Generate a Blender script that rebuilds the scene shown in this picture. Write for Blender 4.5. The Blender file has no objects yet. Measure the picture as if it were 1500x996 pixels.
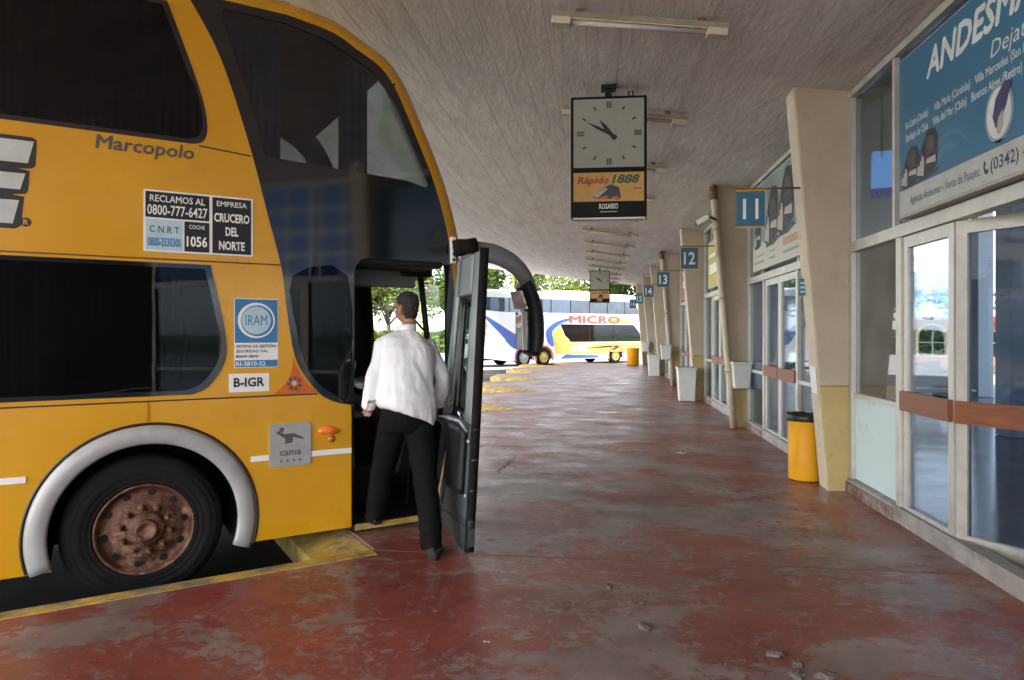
import bpy, math, random
from mathutils import Vector, Matrix, noise
random.seed(7)
R = math.radians
S = bpy.context.scene
COL = S.collection
# ------------------------------------------------------------------ camera
cam = bpy.data.cameras.new('camera'); cam.sensor_width = 36; cam.lens = 24
cam.shift_y = -10/1500; cam.clip_end = 2000; cam.clip_start = 0.05
co = bpy.data.objects.new('camera', cam); COL.objects.link(co)
co.location = (0, 0, 1.55); co.rotation_euler = (R(90), 0, R(7.125))
S.camera = co
# ------------------------------------------------------------------ world, sun, exposure
SUN_EL, SUN_AZ = R(50), R(215)          # azimuth: compass angle from +Y towards +X of where the sun stands
w = bpy.data.worlds.new('World'); S.world = w; w.use_nodes = True
nt = w.node_tree; nt.nodes.clear()
sky = nt.nodes.new('ShaderNodeTexSky'); sky.sky_type = 'NISHITA'; sky.sun_disc = False
sky.sun_elevation = SUN_EL; sky.sun_rotation = SUN_AZ
sky.air_density = 1.0; sky.dust_density = 1.5; sky.ozone_density = 1.0
hs = nt.nodes.new('ShaderNodeHueSaturation'); hs.inputs['Saturation'].default_value = 0.30   # a white, hazy sky
bg = nt.nodes.new('ShaderNodeBackground'); bg.inputs[1].default_value = 0.15
wo = nt.nodes.new('ShaderNodeOutputWorld')
nt.links.new(sky.outputs[0], hs.inputs['Color']); nt.links.new(hs.outputs[0], bg.inputs[0]); nt.links.new(bg.outputs[0], wo.inputs[0])
sl = bpy.data.lights.new('sun', 'SUN'); sl.energy = 2.5; sl.angle = R(8); sl.color = (1, .96, .9)
so = bpy.data.objects.new('sun', sl); COL.objects.link(so)
sd = Vector((math.sin(SUN_AZ)*math.cos(SUN_EL), math.cos(SUN_AZ)*math.cos(SUN_EL), math.sin(SUN_EL)))
so.rotation_euler = sd.to_track_quat('Z', 'Y').to_euler(); so.location = (-20, -20, 30)
S.view_settings.view_transform = 'Standard'; S.view_settings.look = 'None'
S.view_settings.exposure = 2.85; S.view_settings.gamma = 1.0; S.view_settings.use_curve_mapping = False
S.cycles.use_denoising = True
S.cycles.max_bounces = 8; S.cycles.diffuse_bounces = 5; S.cycles.glossy_bounces = 4
S.cycles.transparent_max_bounces = 16; S.cycles.sample_clamp_indirect = 8
S.cycles.caustics_reflective = False; S.cycles.caustics_refractive = False

# ------------------------------------------------------------------ materials
MATS = {}
def mat(name, col, rough=.5, metal=0, var=.12, scale=6, bump=0, bscale=40, coat=0, col2=None, mask=(.45, .6), mscale=3, stretch=(1, 1, 1), spec=.5, world=False, wear=None):
    """principled surface with noise in colour, gloss and relief; col2 = second colour in patches of its own"""
    if name in MATS: return MATS[name]
    m = bpy.data.materials.new(name); m.use_nodes = True; t = m.node_tree; N = t.nodes; L = t.links
    b = N['Principled BSDF']; b.inputs['Metallic'].default_value = metal
    b.inputs['Specular IOR Level'].default_value = spec
    b.inputs['Coat Weight'].default_value = coat; b.inputs['Coat Roughness'].default_value = .08
    if world:
        g = N.new('ShaderNodeNewGeometry'); src = g.outputs['Position']
    else:
        tc = N.new('ShaderNodeTexCoord'); src = tc.outputs['Object']
    mp = N.new('ShaderNodeMapping'); mp.inputs['Scale'].default_value = stretch; L.new(src, mp.inputs[0]); src = mp.outputs[0]
    n = N.new('ShaderNodeTexNoise'); n.inputs['Scale'].default_value = scale; n.inputs['Detail'].default_value = 6; n.inputs['Roughness'].default_value = .65
    L.new(src, n.inputs['Vector'])
    mr = N.new('ShaderNodeMapRange'); mr.inputs[1].default_value = .3; mr.inputs[2].default_value = .7
    mr.inputs[3].default_value = 1-var; mr.inputs[4].default_value = 1+var; L.new(n.outputs['Fac'], mr.inputs[0])
    base = N.new('ShaderNodeRGB'); base.outputs[0].default_value = (*col, 1); cur = base.outputs[0]
    if col2:
        n2 = N.new('ShaderNodeTexNoise'); n2.inputs['Scale'].default_value = mscale; n2.inputs['Detail'].default_value = 8; n2.inputs['Roughness'].default_value = .7
        L.new(src, n2.inputs['Vector'])
        r2 = N.new('ShaderNodeMapRange'); r2.inputs[1].default_value = mask[0]; r2.inputs[2].default_value = mask[1]; L.new(n2.outputs['Fac'], r2.inputs[0])
        mx = N.new('ShaderNodeMix'); mx.data_type = 'RGBA'; L.new(r2.outputs[0], mx.inputs['Factor']); L.new(cur, mx.inputs['A']); mx.inputs['B'].default_value = (*col2, 1)
        cur = mx.outputs['Result']
    sc = N.new('ShaderNodeVectorMath'); sc.operation = 'SCALE'; L.new(cur, sc.inputs[0]); L.new(mr.outputs[0], sc.inputs['Scale'])
    L.new(sc.outputs[0], b.inputs['Base Color'])
    rr = N.new('ShaderNodeMapRange'); rr.inputs[1].default_value = .3; rr.inputs[2].default_value = .7
    rr.inputs[3].default_value = max(.02, rough*.8); rr.inputs[4].default_value = min(1, rough*1.25); L.new(n.outputs['Fac'], rr.inputs[0]); L.new(rr.outputs[0], b.inputs['Roughness'])
    if bump:
        nb = N.new('ShaderNodeTexNoise'); nb.inputs['Scale'].default_value = bscale; nb.inputs['Detail'].default_value = 5; L.new(src, nb.inputs['Vector'])
        bp = N.new('ShaderNodeBump'); bp.inputs['Strength'].default_value = bump; bp.inputs['Distance'].default_value = .01
        L.new(nb.outputs['Fac'], bp.inputs['Height']); L.new(bp.outputs[0], b.inputs['Normal'])
    MATS[name] = m; return m
def glass(name, tint, rough=.01, refl=1.0, haze=0.0, hazecol=(.6, .63, .65)):
    """a thin pane: tinted transmission, fresnel reflection and a little dust that scatters"""
    m = bpy.data.materials.new(name); m.use_nodes = True; t = m.node_tree; N = t.nodes; L = t.links; N.clear()
    o = N.new('ShaderNodeOutputMaterial'); tr = N.new('ShaderNodeBsdfTransparent'); tr.inputs[0].default_value = (*tint, 1)
    gl = N.new('ShaderNodeBsdfGlossy'); gl.inputs['Roughness'].default_value = rough; gl.inputs['Color'].default_value = (.95, .97, 1, 1)
    df = N.new('ShaderNodeBsdfDiffuse'); df.inputs[0].default_value = (*hazecol, 1)
    fr = N.new('ShaderNodeFresnel'); fr.inputs[0].default_value = 1.55
    mu = N.new('ShaderNodeMath'); mu.operation = 'MULTIPLY'; mu.inputs[1].default_value = refl; mu.use_clamp = True; L.new(fr.outputs[0], mu.inputs[0])
    tc = N.new('ShaderNodeTexCoord'); nz = N.new('ShaderNodeTexNoise'); nz.inputs['Scale'].default_value = 2.5; nz.inputs['Detail'].default_value = 8; L.new(tc.outputs['Object'], nz.inputs['Vector'])
    mr = N.new('ShaderNodeMapRange'); mr.inputs[1].default_value = .35; mr.inputs[2].default_value = .7; mr.inputs[3].default_value = haze*.5; mr.inputs[4].default_value = haze*1.5; L.new(nz.outputs['Fac'], mr.inputs[0])
    m1 = N.new('ShaderNodeMixShader'); m2 = N.new('ShaderNodeMixShader')
    L.new(mr.outputs[0], m1.inputs[0]); L.new(tr.outputs[0], m1.inputs[1]); L.new(df.outputs[0], m1.inputs[2])
    L.new(mu.outputs[0], m2.inputs[0]); L.new(m1.outputs[0], m2.inputs[1]); L.new(gl.outputs[0], m2.inputs[2])
    nb = N.new('ShaderNodeTexNoise'); nb.inputs['Scale'].default_value = 1.2; L.new(tc.outputs['Object'], nb.inputs['Vector'])
    bp = N.new('ShaderNodeBump'); bp.inputs['Strength'].default_value = .06; bp.inputs['Distance'].default_value = .03
    L.new(nb.outputs['Fac'], bp.inputs['Height']); L.new(bp.outputs[0], gl.inputs['Normal'])
    L.new(m2.outputs[0], o.inputs[0]); MATS[name] = m; return m
M_YEL = mat('bus_yellow', (.64, .315, .010), .24, var=.07, scale=1.3, coat=.6, bump=.10, bscale=2.2, col2=(.54, .25, .010), mask=(.52, .75), mscale=1.1)
M_BLK = mat('bus_black_gloss', (.004, .005, .007), .07, var=.2, coat=.75, spec=.75)
M_DARK = mat('dark_trim', (.014, .014, .016), .5, bump=.15, spec=.25)
M_RUB = mat('tyre_rubber', (.010, .010, .010), .8, var=.3, scale=14, bump=.3, bscale=60, col2=(.022, .020, .018), mask=(.5, .75), spec=.15)
M_INT = mat('bus_lining', (.045, .045, .05), .7)
M_SILV = mat('silver_trim', (.37, .368, .365), .38, metal=.1, var=.12, scale=9, col2=(.38, .34, .30), mask=(.55, .8))
M_RUST = mat('rusty_wheel', (.125, .052, .030), .55, metal=.3, var=.5, scale=14, bump=.8, bscale=40, col2=(.27, .155, .10), mask=(.5, .7), mscale=7)
M_HOLE = mat('black_void', (.006, .006, .006), .9)
M_ORA = mat('orange_lens', (.85, .18, .02), .15, var=.1, coat=.6)
M_ORANGE = mat('orange_print', (.55, .12, .02), .4)
M_WHITE = mat('white_print', (.80, .80, .78), .45, var=.05)
M_BLACKP = mat('black_print', (.012, .012, .012), .4)
M_GREYP = mat('grey_print', (.085, .08, .07), .45)
M_SILP = mat('silver_print', (.50, .50, .49), .4, metal=.1)
M_BLUEP = mat('blue_print', (.045, .19, .38), .4)
M_PALEP = mat('pale_blue_print', (.45, .60, .70), .45)
M_CURT = mat('blue_curtain', (.024, .045, .095), .9, stretch=(1, 1, .1), var=.4, scale=30)
M_TINT = glass('tinted_glass', (.34, .36, .40), refl=.5, haze=.003)
M_TINT2 = glass('front_side_glass', (.66, .68, .70), refl=.8, haze=.012)
M_CLEAR = glass('clear_glass', (.86, .90, .89), refl=1.1, haze=.012)
M_SHOP = glass('shop_glass', (.62, .69, .75), refl=.75, haze=.012)
M_ALU = mat('aluminium_frame', (.56, .54, .50), .42, metal=.45, var=.14, scale=7, col2=(.40, .36, .31), mask=(.58, .75))
M_WOOD = mat('brown_push_bar', (.22, .078, .034), .5, var=.25, stretch=(1, .15, 1), scale=30)
M_PIL = mat('pillar_upper_paint', (.47, .385, .285), .7, var=.10, scale=2.2, bump=.25, bscale=30, col2=(.40, .32, .235), mask=(.52, .7), mscale=1.7)
M_PIL2 = mat('pillar_lower_paint', (.46, .34, .14), .62, var=.13, scale=3, bump=.3, bscale=30, col2=(.23, .175, .10), mask=(.56, .68), mscale=6)
M_EDGE = mat('pillar_edge_paint', (.60, .51, .38), .65, var=.12, scale=3, bump=.2, col2=(.42, .35, .25), mask=(.55, .72), mscale=5)
M_YPAINT = mat('yellow_kerb_paint', (.44, .29, .05), .65, var=.3, scale=9, bump=.4, col2=(.17, .14, .10), mask=(.46, .60), mscale=4, world=True)
M_CONC = mat('grey_concrete', (.30, .28, .26), .75, var=.25, scale=5, bump=.4, col2=(.19, .16, .15), mask=(.5, .7))
M_ASPH = mat('road_surface', (.26, .25, .24), .8, var=.2, scale=.8, bump=.3, bscale=60, col2=(.34, .33, .31), mask=(.45, .65), mscale=.35, world=True)
M_PIPE = mat('beige_pipe', (.52, .43, .30), .5, var=.15, scale=5, col2=(.34, .25, .15), mask=(.55, .72))
M_BINY = mat('yellow_plastic', (.78, .36, .012), .42, var=.08, scale=4, bump=.08)
M_BAG = mat('black_bag', (.014, .014, .015), .4, bump=.5, bscale=25)
M_BINW = mat('white_bin', (.62, .63, .60), .5, var=.1, col2=(.45, .43, .38), mask=(.58, .75))
M_LAMP = mat('lamp_housing', (.58, .52, .42), .5, var=.12, col2=(.40, .32, .22), mask=(.55, .7))
M_TUBE = mat('unlit_tube', (.55, .53, .50), .3)
M_RUSTB = mat('rusty_bracket', (.17, .09, .05), .7, var=.3, scale=12)
M_SIGNB = mat('number_sign_blue', (.030, .13, .22), .45, var=.1)
M_GRASS = mat('lawn', (.085, .15, .03), .9, var=.35, scale=1.5, bump=.6, bscale=20, world=True)
M_BARK = mat('bark', (.10, .075, .055), .9, bump=.6)

# ------------------------------------------------------------------ mesh helpers
class MB:
    def __init__(s): s.v = []; s.f = []; s.sm = []
    def add(s, vs, fs, smooth=False):
        k = len(s.v); s.v += [tuple(v) for v in vs]; s.f += [[i+k for i in f] for f in fs]; s.sm += [smooth]*len(fs); return s
    def box(s, x0, x1, y0, y1, z0, z1):
        vs = [(x, y, z) for z in (z0, z1) for y in (y0, y1) for x in (x0, x1)]
        return s.add(vs, [(0, 2, 3, 1), (4, 5, 7, 6), (0, 1, 5, 4), (2, 6, 7, 3), (0, 4, 6, 2), (1, 3, 7, 5)])
    def hexa(s, b, t):
        """b, t: four bottom and four top points, both counter-clockwise seen from above"""
        return s.add(list(b)+list(t), [(3, 2, 1, 0), (4, 5, 6, 7), (0, 1, 5, 4), (1, 2, 6, 5), (2, 3, 7, 6), (3, 0, 4, 7)])
    def tube(s, pts, rad, seg=12, cap=True, ax=None, smooth=True):
        """tube along pts; rad number, list, or list of (ra, rb); ax = reference axis for ra"""
        pts = [Vector(p) for p in pts]; n = len(pts); k = len(s.v)
        if not hasattr(rad, '__len__'): rad = [rad]*n
        prev = None; rings = []
        for i, p in enumerate(pts):
            t = (pts[min(i+1, n-1)]-pts[max(i-1, 0)]).normalized()
            if ax is not None: a = Vector(ax)
            elif prev is None: a = Vector((0, 0, 1)) if abs(t.z) < .9 else Vector((1, 0, 0))
            else: a = prev
            a = (a-t*a.dot(t)).normalized(); bb = t.cross(a); prev = a
            r = rad[i]; ra, rb = (r, r) if not hasattr(r, '__len__') else r
            rings.append([p+a*ra*math.cos(2*math.pi*j/seg)+bb*rb*math.sin(2*math.pi*j/seg) for j in range(seg)])
        vs = [v for r in rings for v in r]; fs = []
        for i in range(n-1):
            for j in range(seg):
                q = (j+1) % seg; fs.append((i*seg+j, i*seg+q, (i+1)*seg+q, (i+1)*seg+j))
        if cap: fs.append(tuple(range(seg))[::-1]); fs.append(tuple((n-1)*seg+j for j in range(seg)))
        return s.add(vs, fs, smooth)
    def lathe(s, prof, c, axis='y', seg=40, smooth=True, capends=False):
        """prof: (radius, height along axis)"""
        c = Vector(c); vs = []; n = len(prof)
        for r, h in prof:
            for j in range(seg):
                a = 2*math.pi*j/seg; u, v = r*math.cos(a), r*math.sin(a)
                vs.append(c+(Vector((u, h, v)) if axis == 'y' else Vector((u, v, h)) if axis == 'z' else Vector((h, u, v))))
        fs = []
        for i in range(n-1):
            for j in range(seg):
                q = (j+1) % seg; fs.append((i*seg+j, i*seg+q, (i+1)*seg+q, (i+1)*seg+j))
        if capends: fs.append(tuple(range(seg))[::-1]); fs.append(tuple((n-1)*seg+j for j in range(seg)))
        return s.add(vs, fs, smooth)
    def grid(s, P, smooth=True, keep=None):
        n, m = len(P), len(P[0]); fs = []
        for i in range(n-1):
            for j in range(m-1):
                if keep is None or keep(i, j): fs.append((i*m+j, i*m+j+1, (i+1)*m+j+1, (i+1)*m+j))
        return s.add([p for r in P for p in r], fs, smooth)
    def mesh(s, name):
        me = bpy.data.meshes.new(name); me.from_pydata(s.v, [], s.f)
        me.polygons.foreach_set('use_smooth', s.sm); me.update(); return me
    def build(s, name, m, parent=None, bevel=0, fix=False):
        me = s.mesh(name)
        if fix:
            import bmesh
            b = bmesh.new(); b.from_mesh(me); bmesh.ops.remove_doubles(b, verts=b.verts, dist=1e-5); bmesh.ops.recalc_face_normals(b, faces=b.faces); b.to_mesh(me); b.free()
        return obj(name, me, m, parent, bevel)
def obj(name, me, m, parent=None, bevel=0):
    o = bpy.data.objects.new(name, me); COL.objects.link(o)
    if m is not None and me is not None and not me.materials: me.materials.append(m)
    if parent is not None: o.parent = parent
    if bevel:
        b = o.modifiers.new('bevel', 'BEVEL'); b.width = bevel; b.segments = 2; b.limit_method = 'ANGLE'; b.angle_limit = R(40)
    return o
def tag(o, label, cat, group=None):
    o['label'] = label; o['category'] = cat
    if group: o['group'] = group
    return o
def struct(o, kind='structure'): o['kind'] = kind; return o
def thing(name, label, cat, loc=(0, 0, 0), rz=0, group=None):
    o = bpy.data.objects.new(name, None); COL.objects.link(o); o.location = loc; o.rotation_euler = (0, 0, rz); o.empty_display_size = .2
    return tag(o, label, cat, group)
def copy_tree(o, parent=None):
    c = o.copy(); COL.objects.link(c); c.parent = parent
    for ch in list(o.children): copy_tree(ch, c)
    return c
def frame(o, a, b):
    """matrix of a plane: origin o, a to the right, b up, c = a x b towards the viewer"""
    a = Vector(a).normalized(); b = Vector(b).normalized(); c = a.cross(b)
    return Matrix(((a.x, b.x, c.x, o[0]), (a.y, b.y, c.y, o[1]), (a.z, b.z, c.z, o[2]), (0, 0, 0, 1)))
def plate(name, loops, th, F, m, parent=None, c0=0.0, bevel=0):
    """flat plate with holes: loops in plane coordinates, c from c0 to c0+th"""
    cu = bpy.data.curves.new('tmp', 'CURVE'); cu.dimensions = '2D'; cu.fill_mode = 'BOTH'; cu.extrude = th/2
    for Lp in loops:
        sp = cu.splines.new('POLY'); sp.points.add(len(Lp)-1)
        for p, q in zip(sp.points, Lp): p.co = (q[0], q[1], 0, 1)
        sp.use_cyclic_u = True
    o = bpy.data.objects.new('tmp', cu); me = bpy.data.meshes.new_from_object(o)
    bpy.data.objects.remove(o); bpy.data.curves.remove(cu)
    me.transform(F @ Matrix.Translation((0, 0, c0+th/2))); me.name = name; me.update()
    for p in me.polygons: p.use_smooth = False
    return obj(name, me, m, parent, bevel)
def rrect(x0, x1, y0, y1, r=0, n=4):
    if r <= 0: return [(x0, y0), (x1, y0), (x1, y1), (x0, y1)]
    out = []
    for cx, cy, a0 in ((x1-r, y0+r, -90), (x1-r, y1-r, 0), (x0+r, y1-r, 90), (x0+r, y0+r, 180)):
        for i in range(n+1):
            a = R(a0+90*i/n); out.append((cx+r*math.cos(a), cy+r*math.sin(a)))
    return out
def ell(cx, cy, rx, ry, n=28, a0=0): return [(cx+rx*math.cos(2*math.pi*i/n+a0), cy+ry*math.sin(2*math.pi*i/n+a0)) for i in range(n)]
def smooth_poly(pts, n=4, closed=False):
    """Catmull-Rom through pts"""
    out = []; k = len(pts)
    for i in range(k if closed else k-1):
        p = [pts[(i+j) % k] if closed else pts[min(max(i+j, 0), k-1)] for j in (-1, 0, 1, 2)]
        for q in range(n):
            t = q/n
            out.append(tuple(.5*((2*b)+(-a+c)*t+(2*a-5*b+4*c-d)*t*t+(-a+3*b-3*c+d)*t**3) for a, b, c, d in zip(*p)))
    if not closed: out.append(tuple(pts[-1]))
    return out
def letters(txt, F, x, y, h, m, parent, c0=.002, width=None, bold=0, shear=0, name='lettering', align='L', th=.001, tilt=0):
    """writing on the plane F: left baseline at (x, y), cap height h, fitted to width"""
    cu = bpy.data.curves.new('tmp', 'FONT'); cu.body = txt; cu.offset = bold; cu.shear = shear; cu.resolution_u = 2; cu.fill_mode = 'FRONT'
    layered = bold > 0 and 'M' in txt                 # this glyph does not take an outline offset: thicken it by doubling
    if layered: cu.offset = 0
    o = bpy.data.objects.new('tmp', cu); me = bpy.data.meshes.new_from_object(o)
    bpy.data.objects.remove(o); bpy.data.curves.remove(cu)
    if layered:
        V_ = [v.co.copy() for v in me.vertices]; P_ = [tuple(p.vertices) for p in me.polygons]; me2 = bpy.data.meshes.new('tmp2'); vv, ff = [], []
        for i_, (dx, dy) in enumerate(((0, 0), (-1, 0), (1, 0), (0, -1), (0, 1))):
            k_ = len(vv); vv += [(v.x+dx*bold, v.y+dy*bold, i_*.0003) for v in V_]; ff += [tuple(a+k_ for a in f) for f in P_]
        me2.from_pydata(vv, [], ff); bpy.data.meshes.remove(me); me = me2
    xs = [v.co.x for v in me.vertices]; x0, x1 = min(xs), max(xs)
    sy = h/.69; sx = sy if width is None else width/(x1-x0)
    wd = (x1-x0)*sx
    off = {'L': 0, 'C': -wd/2, 'R': -wd}[align]
    me.transform(F @ Matrix.Translation((x+off, y, c0)) @ Matrix.Rotation(tilt, 4, 'Z') @ Matrix.Diagonal((sx, sy, 1, 1)) @ Matrix.Translation((-x0, 0, 0)))
    me.name = name; me.update()
    return obj(name, me, m, parent)
def lerp(a, b, t): return a+(b-a)*t
# ================================================================== ground, road, platform
PITCH = 4.6
D = Vector((math.cos(R(38.3)), math.sin(R(38.3)), 0)); NN = Vector((-D.y, D.x, 0))     # bay direction, and its left
ROAD_Z = -.265
g = MB(); g.add([(-400, -300, -.30), (400, -300, -.30), (400, 900, -.30), (-400, 900, -.30)], [(0, 1, 2, 3)])
struct(g.build('lawn', M_GRASS))
g = MB(); g.add([(-30, -60, ROAD_Z), (40, -60, ROAD_Z), (40, 58, ROAD_Z), (-30, 58, ROAD_Z)], [(0, 1, 2, 3)])
struct(g.build('road', M_ASPH))
M_BAYSHADE = mat('bay_shade', (.018, .017, .016), .85, spec=.15, var=.4, scale=1.5, bump=.3, bscale=50, col2=(.035, .033, .03), mask=(.5, .7), mscale=.8, world=True)  # near-black colour standing in for the shade beneath the bus
# red painted platform floor
def floor_material():
    m = bpy.data.materials.new('worn_red_floor'); m.use_nodes = True; t = m.node_tree; N = t.nodes; L = t.links; b = N['Principled BSDF']
    g = N.new('ShaderNodeNewGeometry')
    def noise_(scale, detail=8, rough=.65, stretch=(1, 1, 1), rot=0, dist=0):
        mp = N.new('ShaderNodeMapping'); mp.inputs['Scale'].default_value = stretch; mp.inputs['Rotation'].default_value = (0, 0, rot); L.new(g.outputs['Position'], mp.inputs[0])
        n = N.new('ShaderNodeTexNoise'); n.inputs['Scale'].default_value = scale; n.inputs['Detail'].default_value = detail; n.inputs['Roughness'].default_value = rough; n.inputs['Distortion'].default_value = dist
        L.new(mp.outputs[0], n.inputs['Vector']); return n.outputs['Fac']
    def rng(src, a, b_, c, d):
        r = N.new('ShaderNodeMapRange'); r.inputs[1].default_value = a; r.inputs[2].default_value = b_; r.inputs[3].default_value = c; r.inputs[4].default_value = d; L.new(src, r.inputs[0]); return r.outputs[0]
    def mix(f, a, b_):
        x = N.new('ShaderNodeMix'); x.data_type = 'RGBA'; L.new(f, x.inputs['Factor'])
        for s, v in (('A', a), ('B', b_)):
            if isinstance(v, tuple): x.inputs[s].default_value = (*v, 1)
            else: L.new(v, x.inputs[s])
        return x.outputs['Result']
    def math_(op, a, b_):
        x = N.new('ShaderNodeMath'); x.operation = op; x.use_clamp = True
        for i, v in enumerate((a, b_)):
            if isinstance(v, (int, float)): x.inputs[i].default_value = v
            else: L.new(v, x.inputs[i])
        return x.outputs[0]
    red = mix(rng(noise_(1.1, 6), .35, .65, 0, 1), (.185, .029, .021), (.275, .058, .036))
    red = mix(rng(noise_(.45, 7, .6), .46, .60, 0, .8), red, (.160, .070, .058))          # faded areas
    grey = mix(rng(noise_(3.5, 8), .35, .65, 0, 1), (.165, .118, .105), (.275, .215, .195))
    wl = N.new('ShaderNodeMath'); wl.operation = 'MULTIPLY_ADD'; wl.inputs[1].default_value = .42; L.new(noise_(11, 10, .75, (1, 1.2, 1), .3, .5), wl.inputs[0])
    wl2 = N.new('ShaderNodeMath'); wl2.operation = 'MULTIPLY'; wl2.inputs[1].default_value = .58; L.new(noise_(.95, 9, .62, (1, 1.2, 1), .5, .7), wl2.inputs[0]); L.new(wl2.outputs[0], wl.inputs[2])
    sx = N.new('ShaderNodeSeparateXYZ'); L.new(g.outputs['Position'], sx.inputs[0])          # the trodden middle of the walkway, paled with distance for sheen as well
    px = math_('MULTIPLY', rng(sx.outputs[0], -2.2, -.2, 0, 1), rng(sx.outputs[0], .9, 2.1, 1, 0)); px = math_('MULTIPLY', px, rng(sx.outputs[1], 4.2, 8.5, .1, 1))
    tread_sheen = N.new('ShaderNodeMath'); tread_sheen.operation = 'MULTIPLY_ADD'; tread_sheen.inputs[1].default_value = .045; L.new(px, tread_sheen.inputs[0]); L.new(wl.outputs[0], tread_sheen.inputs[2])
    wear = rng(tread_sheen.outputs[0], .504, .530, 0, .92)
    wear_ = rng(noise_(1.05, 14, .72, (1, 1.3, 1), .5, .9), .50, .575, 0, 1)              # paint rubbed off in patches
    streak = rng(noise_(1.9, 12, .74, (1.0, .35, 1), -.35, .6), .575, .66, 0, .8)            # scuffs along the walkway
    fine = math_('MAXIMUM', rng(noise_(15, 10, .8, (1, .75, 1), .3, .8), .555, .60, 0, .8), rng(noise_(52, 8, .8, (1, .6, 1), .4, .4), .60, .645, 0, .8))                       # small chips
    f = math_('MAXIMUM', math_('MAXIMUM', wear, streak), fine)
    c = mix(f, red, grey)
    grime = rng(noise_(.42, 9, .7, (1, .6, 1)), .48, .72, 0, .55)
    c = mix(grime, c, (.060, .050, .047))
    spots = rng(noise_(42, 3, .6), .69, .73, 0, .8); c = mix(spots, c, (.33, .29, .25))
    L.new(c, b.inputs['Base Color'])
    L.new(rng(noise_(1.3, 10, .7, (1, 1.6, 1), .1), .32, .68, .23, .55), b.inputs['Roughness'])
    b.inputs['Specular IOR Level'].default_value = .6
    h = math_('ADD', rng(noise_(2.0, 12, .72, (1, 1.7, 1), .2), .2, .8, 0, .6), math_('MULTIPLY', f, -.25))
    h2 = math_('ADD', h, rng(noise_(30, 9, .75), .2, .8, 0, .16))
    bp = N.new('ShaderNodeBump'); bp.inputs['Strength'].default_value = .24; bp.inputs['Distance'].default_value = .02; L.new(h2, bp.inputs['Height']); L.new(bp.outputs[0], b.inputs['Normal'])
    return m
M_FLOOR = floor_material()
A0 = Vector((-1.60, 4.73, 0))
Aks = [A0+Vector((0, PITCH*k, 0)) for k in range(-2, 7)]
outline = []
for A in Aks:
    Bp = A+NN*3.61-Vector((0, PITCH, 0))       # inner corner before this bay's kerb
    outline += [Bp, A]
end = Aks[-1]+NN*1.2
outline += [Vector((end.x, 36.2, 0)), Vector((2.52, 36.2, 0)), Vector((2.52, -8, 0)), Vector((outline[0].x, -8, 0))]
F0 = frame((0, 0, 0), (1, 0, 0), (0, 1, 0))
pf = struct(plate('platform', [[(p.x, p.y) for p in outline]], .26, F0, M_FLOOR, c0=-.26))
# construction joints across the walkway and the long crack, recessed dark lines
for A in Aks[1:]:
    j = MB().box(A.x+.02, 2.42, A.y-.006, A.y+.006, .0005, .0012); j.build('expansion_joint', mat('joint_dirt', (.16, .13, .115), .9, var=.3), pf)
M_CRACK = mat('crack_dirt', (.025, .02, .02), .95)
def crack(pts, wd):
    L_, R_ = [], []
    for i, p in enumerate(pts):
        q = Vector(pts[min(i+1, len(pts)-1)])-Vector(pts[max(i-1, 0)]); q = Vector((-q[1], q[0])).normalized()*wd*(.4+.6*math.sin(math.pi*(i+.3)/len(pts)))
        L_.append((p[0]+q.x, p[1]+q.y, .0015)); R_.append((p[0]-q.x, p[1]-q.y, .0015))
    m = MB(); m.grid([L_, R_], False); m.build('crack', M_CRACK, pf)
cp = []
for i in range(22):
    t = i/21; cp.append((lerp(-1.10, -1.02, t)+.03*math.sin(i*2.1)+random.uniform(-.015, .015), lerp(7.5, 8.55, t)+random.uniform(-.03, .03)))
crack(cp, .011)
cp = [(lerp(-.3, 1.2, i/25)+random.uniform(-.03, .03), 3.05+.25*math.sin(i*.5)+random.uniform(-.03, .03)) for i in range(26)]
# yellow kerbs round each bay, bay floors coloured dark for the shade under the buses
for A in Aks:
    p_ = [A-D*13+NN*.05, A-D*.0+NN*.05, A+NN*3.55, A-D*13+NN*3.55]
    bf = MB(); bf.add([(v.x, v.y, ROAD_Z+.004+.0005*(Aks.index(A) % 2)) for v in p_], [(0, 1, 2, 3)]); struct(bf.build('bay_floor', M_BAYSHADE))
for A in Aks:
    Bp = A+NN*3.61-Vector((0, PITCH, 0)); Bn = A+NN*3.61
    hk = MB(); e0, e1 = A-D*.0+NN*.0, A+NN*3.5; hk.hexa([(*(e0-D*.36).xy, ROAD_Z-.01), (*e0.xy, ROAD_Z-.01), (*e1.xy, ROAD_Z-.01), (*(e1-D*.36).xy, ROAD_Z-.01)], [(*(e0-D*.36).xy, -.10), (*e0.xy, -.003), (*e1.xy, -.003), (*(e1-D*.36).xy, -.10)]); struct(hk.build('kerb_ramp', M_YPAINT, bevel=.01))
    wl_ = MB(); wl_.hexa([(*v.xy, .0005) for v in (A+D*.002, A+D*.022, e1+D*.022, e1+D*.002)], [(*v.xy, .002) for v in (A+D*.002, A+D*.022, e1+D*.022, e1+D*.002)]); struct(wl_.build('edge_line', mat('pale_line', (.36, .31, .25), .8, var=.3)))
    for p, q, wd in ((Bp, A, .115),):
        t = (q-p).normalized(); n = Vector((t.y, -t.x, 0))          # towards the platform
        if (A+Vector((3, 0, 0))-p).dot(n) < 0: n = -n
        p2, q2 = p-t*0, q+(t*.0)
        o_ = -.012
        pts = [p2+n*o_, q2+n*o_, q2+n*wd, p2+n*wd]
        k = MB(); k.hexa([(*v.xy, ROAD_Z-.02) for v in pts] if t.cross(n).z > 0 else [(*v.xy, ROAD_Z-.02) for v in pts[::-1]],
                         [(*v.xy, .004 if wd < .2 else .007) for v in (pts if t.cross(n).z > 0 else pts[::-1])])
        struct(k.build('kerb', M_YPAINT, bevel=.008))
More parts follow.
